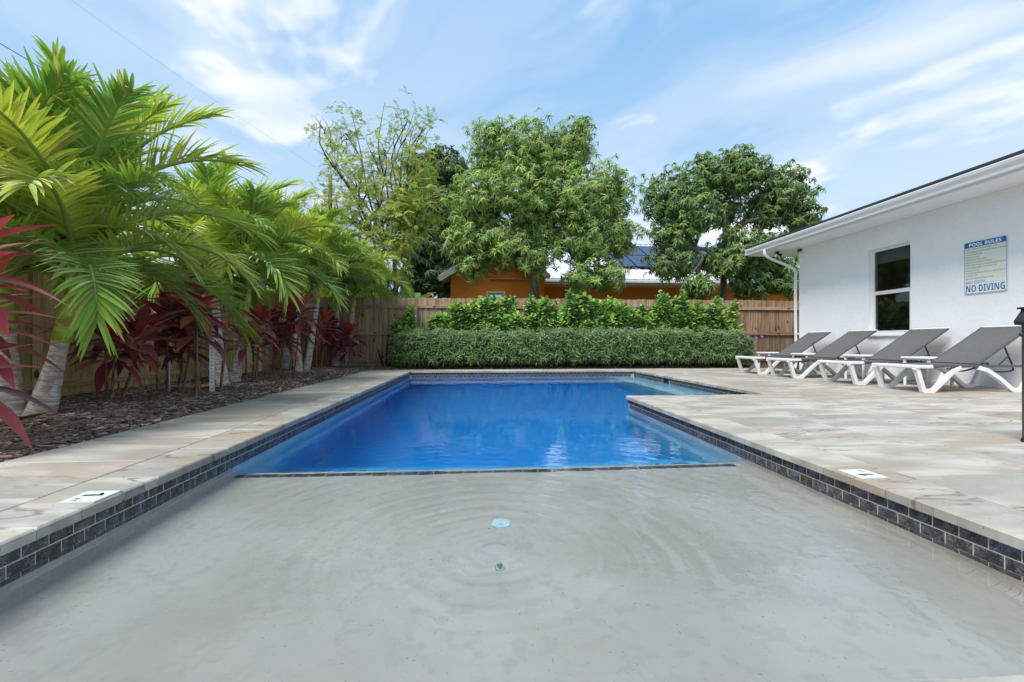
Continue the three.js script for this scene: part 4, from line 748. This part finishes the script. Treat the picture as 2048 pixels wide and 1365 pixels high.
const frondKinds = []; for (let k = 0; k < 9; k++) { const e = [1.45, 1.36, 1.28, 1.18, 1.08, 0.95, 0.8, 0.55, 1.2][k]; frondKinds.push({ e, ...frond(1.0, e, [0.7, 1.0, 1.25, 1.4, 1.55, 1.65, 1.75, 1.8, 1.6][k], 54, palmCols, rr(-0.5, 0.5)) }); }
function palm({ label, foot, lean, trunkH, r = 0.088, shaft = 0.36, stack = 0.35, len, count = 11, spin = 0, group = 'palms along the side fence', tilt = 0 }) {
  const y0 = bedH(foot.x, -foot.z) - 0.03, t = thing('palm_tree', label, 'palm', V(foot.x, y0, foot.z), 0, group);
  const topH = trunkH + shaft + stack, f2 = (trunkH + shaft) / topH, pt = (s) => V(lean[0] * Math.pow(s, 0.85), topH * s, lean[1] * Math.pow(s, 0.85)), f = trunkH / topH;
  const trunk = tube([0, 0.2, 0.45, 0.7, 1].map((s) => pt(s * f)), (s) => r * (1 - 0.38 * sstep(0, 0.9, s) + 0.16 * Math.exp(-s * 8)), 22, 14);
  { const uv = trunk.attributes.uv; for (let i = 0; i < uv.count; i++) uv.setXY(i, uv.getY(i), uv.getX(i) * trunkH / 0.95); }
  part('trunk', trunk, palmTrunk, t);
  part('crownshaft', tube([pt(f - 0.01), pt(lerp(f, f2, 0.35)), pt(lerp(f, f2, 0.7)), pt(f2)], (s) => r * lerp(0.70, 0.52, s) * (1 + 0.12 * Math.sin(s * 2.5)), 12, 12), shaftMat, t);
  part('petiole_bases', tube([pt(f2 - 0.01), pt(lerp(f2, 1, 0.4)), pt(lerp(f2, 1, 0.75)), pt(1)], (s) => r * lerp(0.50, 0.16, s), 10, 10), petioleMat, t);
  for (let k = 0; k < count; k++) {
    const g = frondKinds[Math.floor(Math.pow(clamp((k + rr(-0.8, 0.8)) / (count - 1)), 1.15) * 7.99)], az = spin + k * 2.399 + rr(-0.25, 0.25), s = len * rr(0.85, 1.12) * lerp(0.82, 1.04, sstep(0, 0.35, k / count));
    const o = part('frond', g.leaves, palmLeaf, t, pt(1 - 0.9 * (1 - f2) * k / count)); o.rotation.set(0, az, rr(-0.1, 0.1) + tilt * Math.cos(az)); o.scale.setScalar(s);
    part('rachis', g.rachis, rachisMat, o);
  }
  return t;
}
const gp = (u, v) => { const p = onGround(u, v); return p; };
palm({ label: 'upright palm with a bright green crownshaft in the pair by the fallen leaf', foot: gp(22, 838), lean: [-0.06, 0.02], trunkH: 0.80, r: 0.105, shaft: 0.36, stack: 0.65, len: 1.5, count: 32, spin: 0.4 });
palm({ label: 'leaning palm of the pair by the fallen leaf, its trunk slanting over the bed', foot: gp(76, 836), lean: [0.40, -0.05], trunkH: 0.72, r: 0.10, shaft: 0.36, stack: 0.85, len: 1.5, count: 34, spin: 1.9 });
palm({ label: 'leaning palm with a swollen grey foot near the perforated steel post', foot: gp(467, 768), lean: [0.22, -0.1], trunkH: 1.15, r: 0.088, len: 1.62, count: 28, spin: 0.2 });
palm({ label: 'upright palm just behind the brown stake and steel post', foot: gp(446, 773), lean: [-0.1, 0.1], trunkH: 1.25, r: 0.085, len: 1.62, count: 28, spin: 2.5 });
palm({ label: 'slender palm against the fence behind the perforated steel post', foot: gp(430, 764), lean: [-0.12, -0.1], trunkH: 1.2, r: 0.07, len: 1.5, count: 18, spin: 4.2 });
palm({ label: 'straight pale palm against the fence in the trio of palms', foot: gp(570, 742), lean: [0.0, -0.1], trunkH: 1.95, r: 0.10, len: 1.62, count: 28, spin: 1.2 });
palm({ label: 'middle palm of the trio, its foot touching the leaning one', foot: gp(597, 745), lean: [-0.08, 0.05], trunkH: 1.75, r: 0.085, len: 1.62, count: 28, spin: 3.0 });
palm({ label: 'palm of the trio leaning away over the bed toward the pool', foot: gp(611, 744), lean: [0.38, 0.05], trunkH: 1.6, r: 0.08, len: 1.62, count: 28, spin: 5.0 });
{ const a = at(672, 732, 11.75), b = at(688, 730, 11.85); palm({ label: 'short palm in the fence corner behind the last red plant', foot: a, lean: [0.05, 0.1], trunkH: 1.6, r: 0.1, len: 1.5, count: 24, spin: 0.9 }); palm({ label: 'palm in the fence corner whose fronds hang before the back fence', foot: b, lean: [0.35, 0.15], trunkH: 1.5, r: 0.1, len: 1.5, count: 24, spin: 2.2 }); }

// ================================================================ RED CORDYLINES
const cordMat = leafMat({ roughness: 1, transmission: 0.3, clearcoat: 0.6, clearcoatRoughness: 0.28 });
const cordCols = { dark: [[0.24, 0.03, 0.045], [0.36, 0.044, 0.06], [0.16, 0.034, 0.046], [0.48, 0.06, 0.085], [0.42, 0.12, 0.05]], red: [[0.50, 0.03, 0.05], [0.60, 0.09, 0.03], [0.38, 0.025, 0.06], [0.46, 0.08, 0.07]] };
const cordLeafG = {};
for (const key of ['dark', 'red']) { cordLeafG[key] = []; for (let k = 0; k < 10; k++) { const L = new Leafy(), c = jit(pick(cordCols[key]), 0.2), fold = rr(0.25, 0.6); L.blade(V(0, 0, 0), V(1, 0, 0), V(0, 0, 1), 1, 0.27 * rr(0.85, 1.15), [0.12, 0.16, 0.6, 0.95, 1, 0.8, 0.42, 0.03], rr(0.15, 0.6), fold, c); cordLeafG[key].push(L.geo()); } }
const caneMat = std({ map: barkTex, color: lin(0.85, 0.62, 0.52), bumpMap: barkTex, bumpScale: 0.006, roughness: 0.9 });
function cordyline({ label, canes, leaf = 0.46, red = 0.2, group = 'red leaved plants in the side bed' }) {
  const o = canes[0][0], t = thing('cordyline', label, 'red plant', V(o.x, bedH(o.x, -o.z) - 0.02, o.z), 0, group);
  for (const [p, h0, lx, lz, n0] of canes) {
    const h = h0 * 1.1 + 0.03, n = n0 + 5;
    const a = V(p.x - o.x, 0, p.z - o.z), top = a.clone().add(V(lx, h, lz)), mid = a.clone().lerp(top, 0.5).add(V(lx * 0.15, 0, rr(-0.02, 0.02)));
    part('cane', tube([a, mid, top], (s) => 0.016 - 0.004 * s, 10, 7), caneMat, t);
    for (let k = 0; k < n; k++) {
      const s = k / (n - 1), az = k * 2.399 + rr(-0.3, 0.3), el = lerp(-0.35, 1.35, Math.pow(s, 0.9)) + rr(-0.15, 0.15), young = s > 0.72 ? 0.75 * (red / 0.2) : 0.12 * (red / 0.2);
      const m = part('leaf', pick(cordLeafG[R() < young ? 'red' : 'dark']), cordMat, t, top.clone().lerp(mid, 0.42 * (1 - s))); m.rotation.set(0, az, el, 'YZX'); m.scale.setScalar(leaf * rr(0.8, 1.15) * (s > 0.9 ? 0.85 : 1));
    }
  }
}
const G = gp;
cordyline({ label: 'large red and orange leaved plant at the paving edge before the front pair of palms', canes: [[V(-3.20, 0, -2.92), 1.10, 0.04, 0.0, 26], [V(-3.28, 0, -3.0), 0.76, 0.05, 0.0, 20], [V(-3.2, 0, -2.86), 0.42, 0.05, 0.0, 12]], leaf: 0.44, red: 0.9 });
cordyline({ label: 'dark maroon plant on three canes before the fence post', canes: [[G(214, 808), 0.78, 0, 0, 22], [G(222, 808), 0.52, 0.03, 0, 16], [G(243, 806), 0.66, 0.16, 0, 18]], leaf: 0.48, red: 0.1 });
cordyline({ label: 'maroon plant on several thin canes between the fence post and the steel post', canes: [[G(316, 789), 0.66, -0.05, 0, 18], [G(335, 792), 0.86, 0.0, 0, 20], [G(356, 789), 0.58, 0.05, 0, 16], [G(366, 791), 0.92, 0.1, 0, 20]], leaf: 0.48, red: 0.26 });
cordyline({ label: 'tall plant with orange red crown in front of the perforated steel post', canes: [[G(392, 798), 1.12, 0.0, 0, 24], [G(399, 793), 0.86, -0.05, 0.05, 20]], leaf: 0.5, red: 0.42 });
cordyline({ label: 'maroon plant on two canes just past the leaning swollen palm', canes: [[G(493, 768), 0.62, -0.02, 0, 18], [G(511, 765), 0.92, 0.06, 0, 20]], leaf: 0.48, red: 0.22 });
cordyline({ label: 'dark red plant on two canes against the fence before the trio of palms', canes: [[G(547, 755), 0.9, 0, 0, 20], [G(558, 755), 0.72, 0.08, 0, 18]], leaf: 0.48, red: 0.24 });
cordyline({ label: 'crimson topped plant in front of the trio of palms', canes: [[G(579, 757), 0.98, 0.04, 0, 22], [G(588, 758), 1.18, 0.1, 0, 24]], leaf: 0.5, red: 0.32 });
cordyline({ label: 'dark red plant just past the leaning palm of the trio', canes: [[G(633, 742), 0.9, 0.0, 0, 20], [G(642, 741), 1.05, 0.1, 0, 22]], leaf: 0.48, red: 0.26 });
{ const p = at(655, 737, 11.2), q = at(663, 736, 11.3); p.y = q.y = 0; cordyline({ label: 'maroon plant between the trio of palms and the fence corner', canes: [[p, 0.75, 0, 0, 18], [q, 0.95, 0.05, 0, 20]], leaf: 0.48, red: 0.12 }); }
{ const p = at(690, 736, 11.3), q = at(697, 736, 11.2); p.y = q.y = 0; cordyline({ label: 'bright red topped plant at the end of the row by the back fence', canes: [[p, 0.66, -0.03, 0, 22], [q, 0.82, 0.05, 0, 24], [p.clone().add(V(0.06, 0, 0.06)), 0.45, 0.1, 0, 14]], leaf: 0.48, red: 0.34 }); }

// ================================================================ HEDGES
// low hedge of narrow leaves
{
  const hd = thing('low_hedge', 'long low grey green hedge of narrow leaves with a few purple flowers', 'hedge', V(2.62, 0, -11.62));
  const sprig = (cols, n, len, w) => { const L = new Leafy(); for (let k = 0; k < n; k++) { const az = k * 2.4, s = k / n, el = rr(0.1, 0.9), dir = V(Math.cos(az) * Math.cos(el), Math.sin(el), Math.sin(az) * Math.cos(el)), side = V(-Math.sin(az), 0, Math.cos(az)); L.flat(V(0, 0.17 * s, 0), dir, side, len * rr(0.7, 1.2), w, [0.3, 1, 0.8, 0.05], rr(0.2, 0.7), jit(pick(cols), 0.2)); } return L.geo(); };
  const cols = [[0.085, 0.16, 0.04], [0.12, 0.21, 0.05], [0.22, 0.31, 0.12], [0.06, 0.12, 0.03], [0.14, 0.25, 0.05]];
  const gs = [0, 1, 2].map(() => sprig(cols, 14, 0.105, 0.017)), lists = [[], [], []];
  const hx = 4.8, top = (x) => 0.865 + 0.16 * fbm2(x * 1.9 + 20, 3, 3, 81) - 0.09;
  for (let k = 0; k < 6000; k++) {
    const x = rr(-hx, hx), end = Math.min(1, (hx - Math.abs(x)) / 0.28), dep = 0.36 * (0.55 + 0.45 * end), face = R(); let y, z;
    const T = top(x + 2.5) * (0.72 + 0.28 * Math.sqrt(end));
    if (face < 0.5) { y = rr(0.2, T); z = dep * Math.sqrt(Math.max(0, 1 - ((y - 0.5) / 0.62) ** 4)) * rr(0.82, 1.08); } else if (face < 0.85) { y = T + rr(-0.12, 0.05) + (R() < 0.12 ? rr(0, 0.14) : 0); z = rr(-dep, dep); } else { y = rr(0.15, T); z = rr(-dep, dep); }
    const ax = V(rr(-0.6, 0.6), rr(0.35, 1), z * 1.6 + rr(-0.3, 0.5)).normalize(), q = new THREE.Quaternion().setFromUnitVectors(V(0, 1, 0), ax).multiply(new THREE.Quaternion().setFromAxisAngle(V(0, 1, 0), rr(0, 6.28))), s = rr(0.85, 1.6), b = rr(0.6, 1.45);
    lists[k % 3].push({ m: new THREE.Matrix4().compose(V(x, y - 0.06, z), q, V(s, s, s)), c: lin(b, b * rr(0.95, 1.05), b) });
  }
  gs.forEach((g, k) => copies('foliage', g, treeLeaf, lists[k], hd));
  const stems = []; for (let k = 0; k < 150; k++) { const x = rr(-hx + 0.1, hx - 0.1); stems.push(tube([V(x, -0.05, rr(-0.2, 0.2)), V(x + rr(-0.06, 0.06), 0.3, rr(-0.25, 0.25)), V(x + rr(-0.12, 0.12), 0.6, rr(-0.28, 0.28))], 0.006, 5, 4)); }
  part('stems', stems, darkBark, hd).userData.kind = 'stuff';
  const petal = () => { const L = new Leafy(); for (let k = 0; k < 5; k++) { const a = k * 1.2566; L.flat(V(0, 0, 0), V(Math.cos(a), 0.3, Math.sin(a)), V(-Math.sin(a), 0, Math.cos(a)), 0.032, 0.034, [0.3, 1, 0.7], 0.1, [0.22, 0.08, 0.50]); } return L.geo(); };
  const pg = petal(), fm = leafMat({ roughness: 0.8 });
  for (const [u, v] of [[1263, 657], [1432, 676], [1444, 680], [1455, 675], [1480, 676], [1479, 681], [1494, 673], [1509, 663], [1524, 674], [1513, 676], [1468, 690], [1120, 672], [1385, 690]]) { const p = at(u, v, 11.75).sub(hd.position); const m = part('flower', pg, fm, hd, p, [rr(0.4, 1.2), rr(0, 6), 0]); m.scale.setScalar(rr(1, 1.5)); part('flower_stem', tube([V(0, 0, 0), V(0, -0.05, -0.01), V(0.01, -0.14, -0.02)], 0.0025, 4, 4), darkBark, m); }
}
// tall shrubs with round glossy leaves
{
  const L = (cols) => { const g = new Leafy(); for (let k = 0; k < 12; k++) { const s = Math.floor(k / 2) / 6, az = (k % 2) * Math.PI + Math.floor(k / 2) * 1.571 + rr(-0.3, 0.3), el = lerp(0.1, 1.0, s) + rr(-0.2, 0.2), dir = V(Math.cos(az) * Math.cos(el), Math.sin(el), Math.sin(az) * Math.cos(el)), side = V(-Math.sin(az), 0, Math.cos(az)); g.blade(V(0, 0.22 * s, 0), dir, side, 0.13 * rr(0.75, 1.2), 0.085, [0.15, 0.6, 1, 0.95, 0.35], rr(0.0, 0.4), 0.2, jit(pick(cols), 0.22)); } return g.geo(); };
  const gs = [0, 1, 2].map(() => L([[0.17, 0.38, 0.035], [0.24, 0.46, 0.045], [0.11, 0.27, 0.035], [0.30, 0.49, 0.06]])), mat = leafMat({ roughness: 1, transmission: 0.3, clearcoat: 0.6, clearcoatRoughness: 0.25 });
  const shrubs = [[-1.62, 1.25, 0.62], [-0.45, 1.72, 0.78], [0.75, 1.74, 0.8], [2.0, 1.78, 0.82], [3.25, 1.72, 0.8], [4.5, 1.74, 0.85], [5.75, 1.80, 0.85], [6.75, 1.68, 0.62]];
  shrubs.forEach(([x, h, r], i) => {
    const o = thing('clusia_shrub', ['low bright green shrub at the end of the hedge near the snake plant', 'bright green round leaved shrub behind the low hedge', 'bright green round leaved shrub behind the low hedge', 'bright green round leaved shrub behind the low hedge', 'bright green round leaved shrub behind the low hedge', 'bright green round leaved shrub behind the low hedge', 'bright green round leaved shrub behind the low hedge', 'bright green round leaved shrub nearest the white house corner'][i], 'shrub', V(x, 0, -12.0), 0, 'round leaved shrubs behind the low hedge');
    const lists = [[], [], []], shoots = [];
    for (let k = 0; k < 9; k++) shoots.push([rr(-r, r), rr(0.12, 0.55) * (R() < 0.4 ? 1 : 0.6), rr(-0.15, 0.25)]);
    for (let k = 0; k < 430; k++) {
      let x1, y, z;
      if (k < 90) { const s = shoots[k % 9]; x1 = s[0] + rr(-0.06, 0.06); y = h - 0.32 + (s[1] + 0.12) * rr(0, 1); z = s[2] + rr(-0.04, 0.04); }
      else { const u = rr(-1, 1), v = rr(0.15, 1), f = Math.sqrt(Math.max(0, 1 - Math.abs(u) ** 3)); x1 = u * r; y = v * h * (0.86 + 0.14 * f) * (0.66 + 0.44 * fbm2((x1 + x) * 2.6 + 30, 7, 3, 87)); z = R() < 0.6 ? 0.30 * f * rr(0.7, 1.1) * Math.sqrt(Math.max(0.1, 1.15 - v)) : rr(-0.3, 0.25); }
      const q = new THREE.Quaternion().setFromUnitVectors(V(0, 1, 0), V(rr(-0.5, 0.5), 1, rr(-0.3, 0.8)).normalize()).multiply(new THREE.Quaternion().setFromAxisAngle(V(0, 1, 0), rr(0, 6.28))), s = rr(0.8, 1.25), b = rr(0.75, 1.25);
      lists[k % 3].push({ m: new THREE.Matrix4().compose(V(x1, y - 0.15, z), q, V(s, s, s)), c: lin(b * rr(0.85, 1.25), b, b) });
    }
    gs.forEach((g, k) => copies('foliage', g, mat, lists[k], o));
    const st = []; for (let k = 0; k < 10; k++) { const a = rr(-r * 0.5, r * 0.5); st.push(tube([V(a * 0.6, -0.05, rr(-0.1, 0.1)), V(a, h * 0.5, rr(-0.15, 0.15)), V(a * 1.4, h * 0.95, rr(-0.15, 0.15))], (s) => 0.014 - 0.008 * s, 6, 5)); }
    for (const s of shoots) st.push(tube([V(s[0], h - 0.6, s[2]), V(s[0], h - 0.25 + s[1], s[2])], 0.005, 4, 4));
    part('stems', st, darkBark, o);
  });
}
// snake plant in the corner by the back fence
{
  const b = at(772, 727, 11.75); b.y = bedH(b.x, -b.z) - 0.02;
  const t = thing('snake_plant', 'dark upright sword leaves before the back fence', 'snake plant', b);
  for (const [x, z, h, lx, lz] of [[0, 0, 0.95, 0.06, 0], [0.05, 0.03, 0.8, 0.12, 0.05], [-0.04, 0.02, 0.62, -0.22, 0.02], [0.03, -0.04, 0.7, 0.0, 0.1], [0.08, 0, 0.5, 0.16, 0]]) { const L = new Leafy(), dir = V(lx, h, lz).normalize(); L.blade(V(x, 0, z), dir, V(0.9, -lx, 0.4).normalize(), h, 0.06, [0.6, 1, 1, 0.9, 0.6, 0.05], 0, 0.3, jit([0.03, 0.05, 0.03], 0.2)); part('leaf', L.geo(), leafMat({ roughness: 0.5 }), t); }
}
// stakes in the bed, fallen leaf
{
  const p = gp(424, 790), y = bedH(p.x, -p.z) - 0.06, po = thing('steel_post', 'galvanised perforated steel post standing among the red plants', 'post', V(p.x, y, p.z), 0.5);
  const s = new THREE.Shape(rrect(0.058, 0.84, 0.002).getPoints()); for (let k = 0; k < 19; k++) { const c = new THREE.Path(); c.absellipse(0, -0.395 + k * 0.0435, 0.009, 0.009, 0, Math.PI * 2); s.holes.push(c); }
  const galv = std({ color: lin(0.52, 0.55, 0.58), roughness: 0.38, metalness: 0.7 });
  part('face', new THREE.ExtrudeGeometry(s, { depth: 0.003, bevelEnabled: false, curveSegments: 5 }).translate(0, 0.42, 0.02), galv, po);
  part('flange', [box(0.003, 0.84, 0.04, -0.0275, 0.42, 0), box(0.003, 0.84, 0.04, 0.0275, 0.42, 0)], galv, po);
  const q = gp(440, 790), st = thing('wooden_stake', 'thin reddish brown stake beside the perforated steel post', 'stake', V(q.x, bedH(q.x, -q.z) - 0.05, q.z));
  part('rod', tube([V(0, 0, 0), V(0.03, 0.35, 0), V(0.075, 0.72, 0)], 0.016, 8, 8), std({ map: barkTex, color: lin(0.75, 0.5, 0.46), roughness: 0.9 }), st);
  const q2 = gp(338, 790), st2 = thing('steel_post', 'thin plain steel rod among the maroon canes', 'post', V(q2.x, bedH(q2.x, -q2.z) - 0.05, q2.z));
  part('rod', new THREE.CylinderGeometry(0.015, 0.015, 0.62, 10).translate(0, 0.31, 0), galv, st2);
  const f = gp(28, 862), lf = thing('fallen_leaf', 'dry tan leaf lying curled on the mulch', 'leaf', V(f.x, bedH(f.x, -f.z) + 0.018, f.z), 0.3);
  const L = new Leafy(); L.blade(V(-0.2, 0, 0), V(1, 0.1, 0).normalize(), V(0, 0, 1), 0.42, 0.075, [0.06, 0.12, 0.4, 1, 0.8, 0.1], -0.12, 0.7, [0.30, 0.17, 0.09]); part('blade', L.geo(), leafMat({ roughness: 0.8 }), lf);
}

// ================================================================ LOUNGERS AND TABLES
{
  const slingTex = texture(256, 256, (u, v) => { const w = (Math.floor(u * 128) + Math.floor(v * 128)) % 2, n = fbm(u, v, 12, 12, 3, 961); const k = 92 + w * 10 + 14 * (n - 0.5); return [k, k, k * 0.985]; });
  const sling = std({ map: slingTex, roughness: 0.8, color: lin(0.85, 0.85, 0.85) }); const railM = std({ color: lin(0.07, 0.07, 0.072), roughness: 0.45 });
  const ext = (pts, w, depth) => new THREE.ExtrudeGeometry(strokeShape(pts, w), { depth, bevelEnabled: true, bevelSize: 0.006, bevelThickness: 0.006, bevelSegments: 2, curveSegments: 4 });
  function lounger(label) {
    const t = thing('sun_lounger', label, 'lounger', V(0, 0, 0), 0, 'sun loungers along the house wall'), W = 0.33;
    const front = ext([[0.0, 0.335], [0.03, 0.30], [0.115, 0.028], [0.135, 0.022], [0.25, 0.022], [0.275, 0.035], [0.56, 0.295], [0.66, 0.335]], 0.046, 0.042), rear = ext([[0.93, 0.335], [1.06, 0.30], [1.25, 0.185], [1.44, 0.03], [1.46, 0.022], [1.58, 0.022], [1.60, 0.03], [1.72, 0.25], [1.80, 0.335]], 0.046, 0.042);
    for (const s of [-1, 1]) { part('leg', front, whitePlastic, t, V(0, 0, s * (W - 0.028) - 0.021)); part('leg', rear, whitePlastic, t, V(0, 0, s * (W - 0.028) - 0.021)); part('side_rail', rbox(1.80, 0.036, 0.03, 0.008, 0.98, 0.358, s * (W - 0.02)), railM, t); }
    part('foot_bar', [rbox(0.09, 0.052, 2 * W + 0.03, 0.02, 0.025, 0.352, 0), rbox(0.22, 0.05, 0.045, 0.016, 0.13, 0.352, W - 0.012), rbox(0.22, 0.05, 0.045, 0.016, 0.13, 0.352, -W + 0.012)], whitePlastic, t);
    // seat sling, slightly hollow
    const panel = (len, sag) => { const g = new THREE.BoxGeometry(len, 0.006, 2 * W - 0.07, 10, 1, 8), p = g.attributes.position, uv = g.attributes.uv; for (let i = 0; i < p.count; i++) { const a = 1 - (p.getZ(i) / (W - 0.035)) ** 2, b = 1 - (2 * p.getX(i) / len) ** 4; p.setY(i, p.getY(i) - sag * a * b); uv.setXY(i, p.getX(i) * 4, p.getZ(i) * 4); } g.computeVertexNormals(); return g; };
    part('seat_sling', panel(0.86, 0.012), sling, t, V(0.50, 0.375, 0));
    const bk = part('backrest', panel(0.96, 0.012).translate(0.49, 0.008, 0), sling, t, V(0.93, 0.378, 0), [0, 0, 0.565]);
    for (const s of [-1, 1]) part('back_rail', rbox(1.0, 0.03, 0.028, 0.008, 0.5, 0, s * (W - 0.03)), railM, bk);
    part('top_bar', rbox(0.03, 0.034, 2 * W - 0.03, 0.01, 1.0, 0.001, 0), whitePlastic, bk);
    for (const s of [-1, 1]) part('prop', [tube([V(1.38, 0.63, s * 0.27), V(1.44, 0.50, s * 0.27), V(1.50, 0.375, s * 0.27)], 0.011, 6, 6), tube([V(1.44, 0.5, s * 0.27), V(1.36, 0.42, s * 0.27), V(1.30, 0.378, s * 0.27)], 0.009, 6, 6)], blackMat, t);
    part('hinge_bar', new THREE.CylinderGeometry(0.012, 0.012, 2 * W - 0.06, 10).rotateX(Math.PI / 2).translate(0.93, 0.362, 0), blackMat, t);
    part('under_tube', [tube([V(0.5, 0.325, W - 0.05), V(0.72, 0.288, W - 0.05), V(0.92, 0.33, W - 0.05)], 0.011, 14, 6), tube([V(0.93, 0.322, W - 0.05), V(1.1, 0.285, W - 0.05), V(1.4, 0.278, W - 0.05), V(1.5, 0.30, W - 0.05), V(1.5, 0.335, W - 0.05)], 0.011, 16, 6), tube([V(0.5, 0.325, -W + 0.05), V(0.72, 0.288, -W + 0.05), V(0.92, 0.33, -W + 0.05)], 0.011, 14, 6)], blackMat, t);
    for (const x of [0.35, 0.75]) part('cross_bar', new THREE.CylinderGeometry(0.011, 0.011, 2 * W - 0.06, 8).rotateX(Math.PI / 2).translate(x, 0.345, 0), railM, t);
    return t;
  }
  const first = lounger('grey sling lounger with white legs, the one farthest down the wall by the fence'); const names = ['grey sling lounger with white legs, the one farthest down the wall by the fence', 'grey sling lounger with white legs, standing before the far edge of the window', 'grey sling lounger with white legs, its back between the window and the sign', 'grey sling lounger with white legs, standing under the POOL RULES sign'];
  [9.22, 8.14, 6.88, 5.78].forEach((Z, k) => { let o = first; if (k) { o = first.clone(); o.name = numbered('sun_lounger'); scene.add(o); } o.position.set(5.90 + [0, -0.02, 0.06, 0.02][k], 0.001, -Z); o.rotation.y = [0.01, -0.015, 0.012, 0][k]; o.userData = { ...o.userData, label: names[k] }; });
  const tb = thing('side_table', 'low white square side table', 'side table', V(0, 0, 0), 0, 'low white tables between the loungers');
  part('table_top', [rbox(0.46, 0.034, 0.46, 0.012, 0, 0.44, 0), box(0.40, 0.02, 0.40, 0, 0.415, 0)], whitePlastic, tb);
  for (const sx of [-1, 1]) for (const sz of [-1, 1]) part('leg', new THREE.CylinderGeometry(0.024, 0.02, 0.42, 14).translate(sx * 0.19, 0.21, sz * 0.19), whitePlastic, tb);
  const tl = ['low white square table past the farthest lounger, by the fence', 'low white square table between the two farthest loungers', 'low white square table between the second and third loungers from the fence', 'low white square table beside the lounger under the sign'];
  [[6.95, 9.83], [6.95, 8.68], [7.1, 7.51], [7.06, 6.33]].forEach(([x, Z], k) => { let o = tb; if (k) { o = tb.clone(); o.name = numbered('side_table'); scene.add(o); } o.position.set(x, 0.001, -Z); o.userData = { ...o.userData, label: tl[k] }; });
}
// covered post at the edge of the deck
{
  const t = thing('covered_post', 'dark bronze post with a black fabric pouch and strap on the deck', 'post', V(3.765, 0, -2.69));
  part('pole', new THREE.CylinderGeometry(0.042, 0.042, 0.9, 20).translate(0, 0.46, 0), std({ color: lin(0.07, 0.065, 0.055), roughness: 0.45 }), t);
  part('foot_cap', new THREE.CylinderGeometry(0.046, 0.05, 0.025, 20).translate(0, 0.0125, 0), blackMat, t);
  part('pouch', new THREE.LatheGeometry([[0.045, 0.80], [0.075, 0.805], [0.078, 0.83], [0.06, 0.87], [0.045, 0.90], [0.044, 0.92], [0.001, 0.925]].map((p) => new THREE.Vector2(...p)), 24), std({ color: lin(0.03, 0.03, 0.03), roughness: 0.95 }), t);
  part('brim', new THREE.CylinderGeometry(0.06, 0.06, 0.012, 20).translate(-0.004, 0.918, 0), blackMat, t);
  part('strap', [tube([V(-0.07, 0.81, 0.02), V(-0.074, 0.77, 0.02), V(-0.068, 0.735, 0.022)], 0.004, 6, 5), tube([V(-0.062, 0.81, 0.03), V(-0.06, 0.77, 0.03), V(-0.066, 0.735, 0.025)], 0.004, 6, 5)], blackMat, t);
  part('toggle', new THREE.CapsuleGeometry(0.013, 0.05, 4, 10).rotateZ(1.15).translate(-0.082, 0.725, 0.024), blackMat, t);
}

renderer.render(scene, camera);
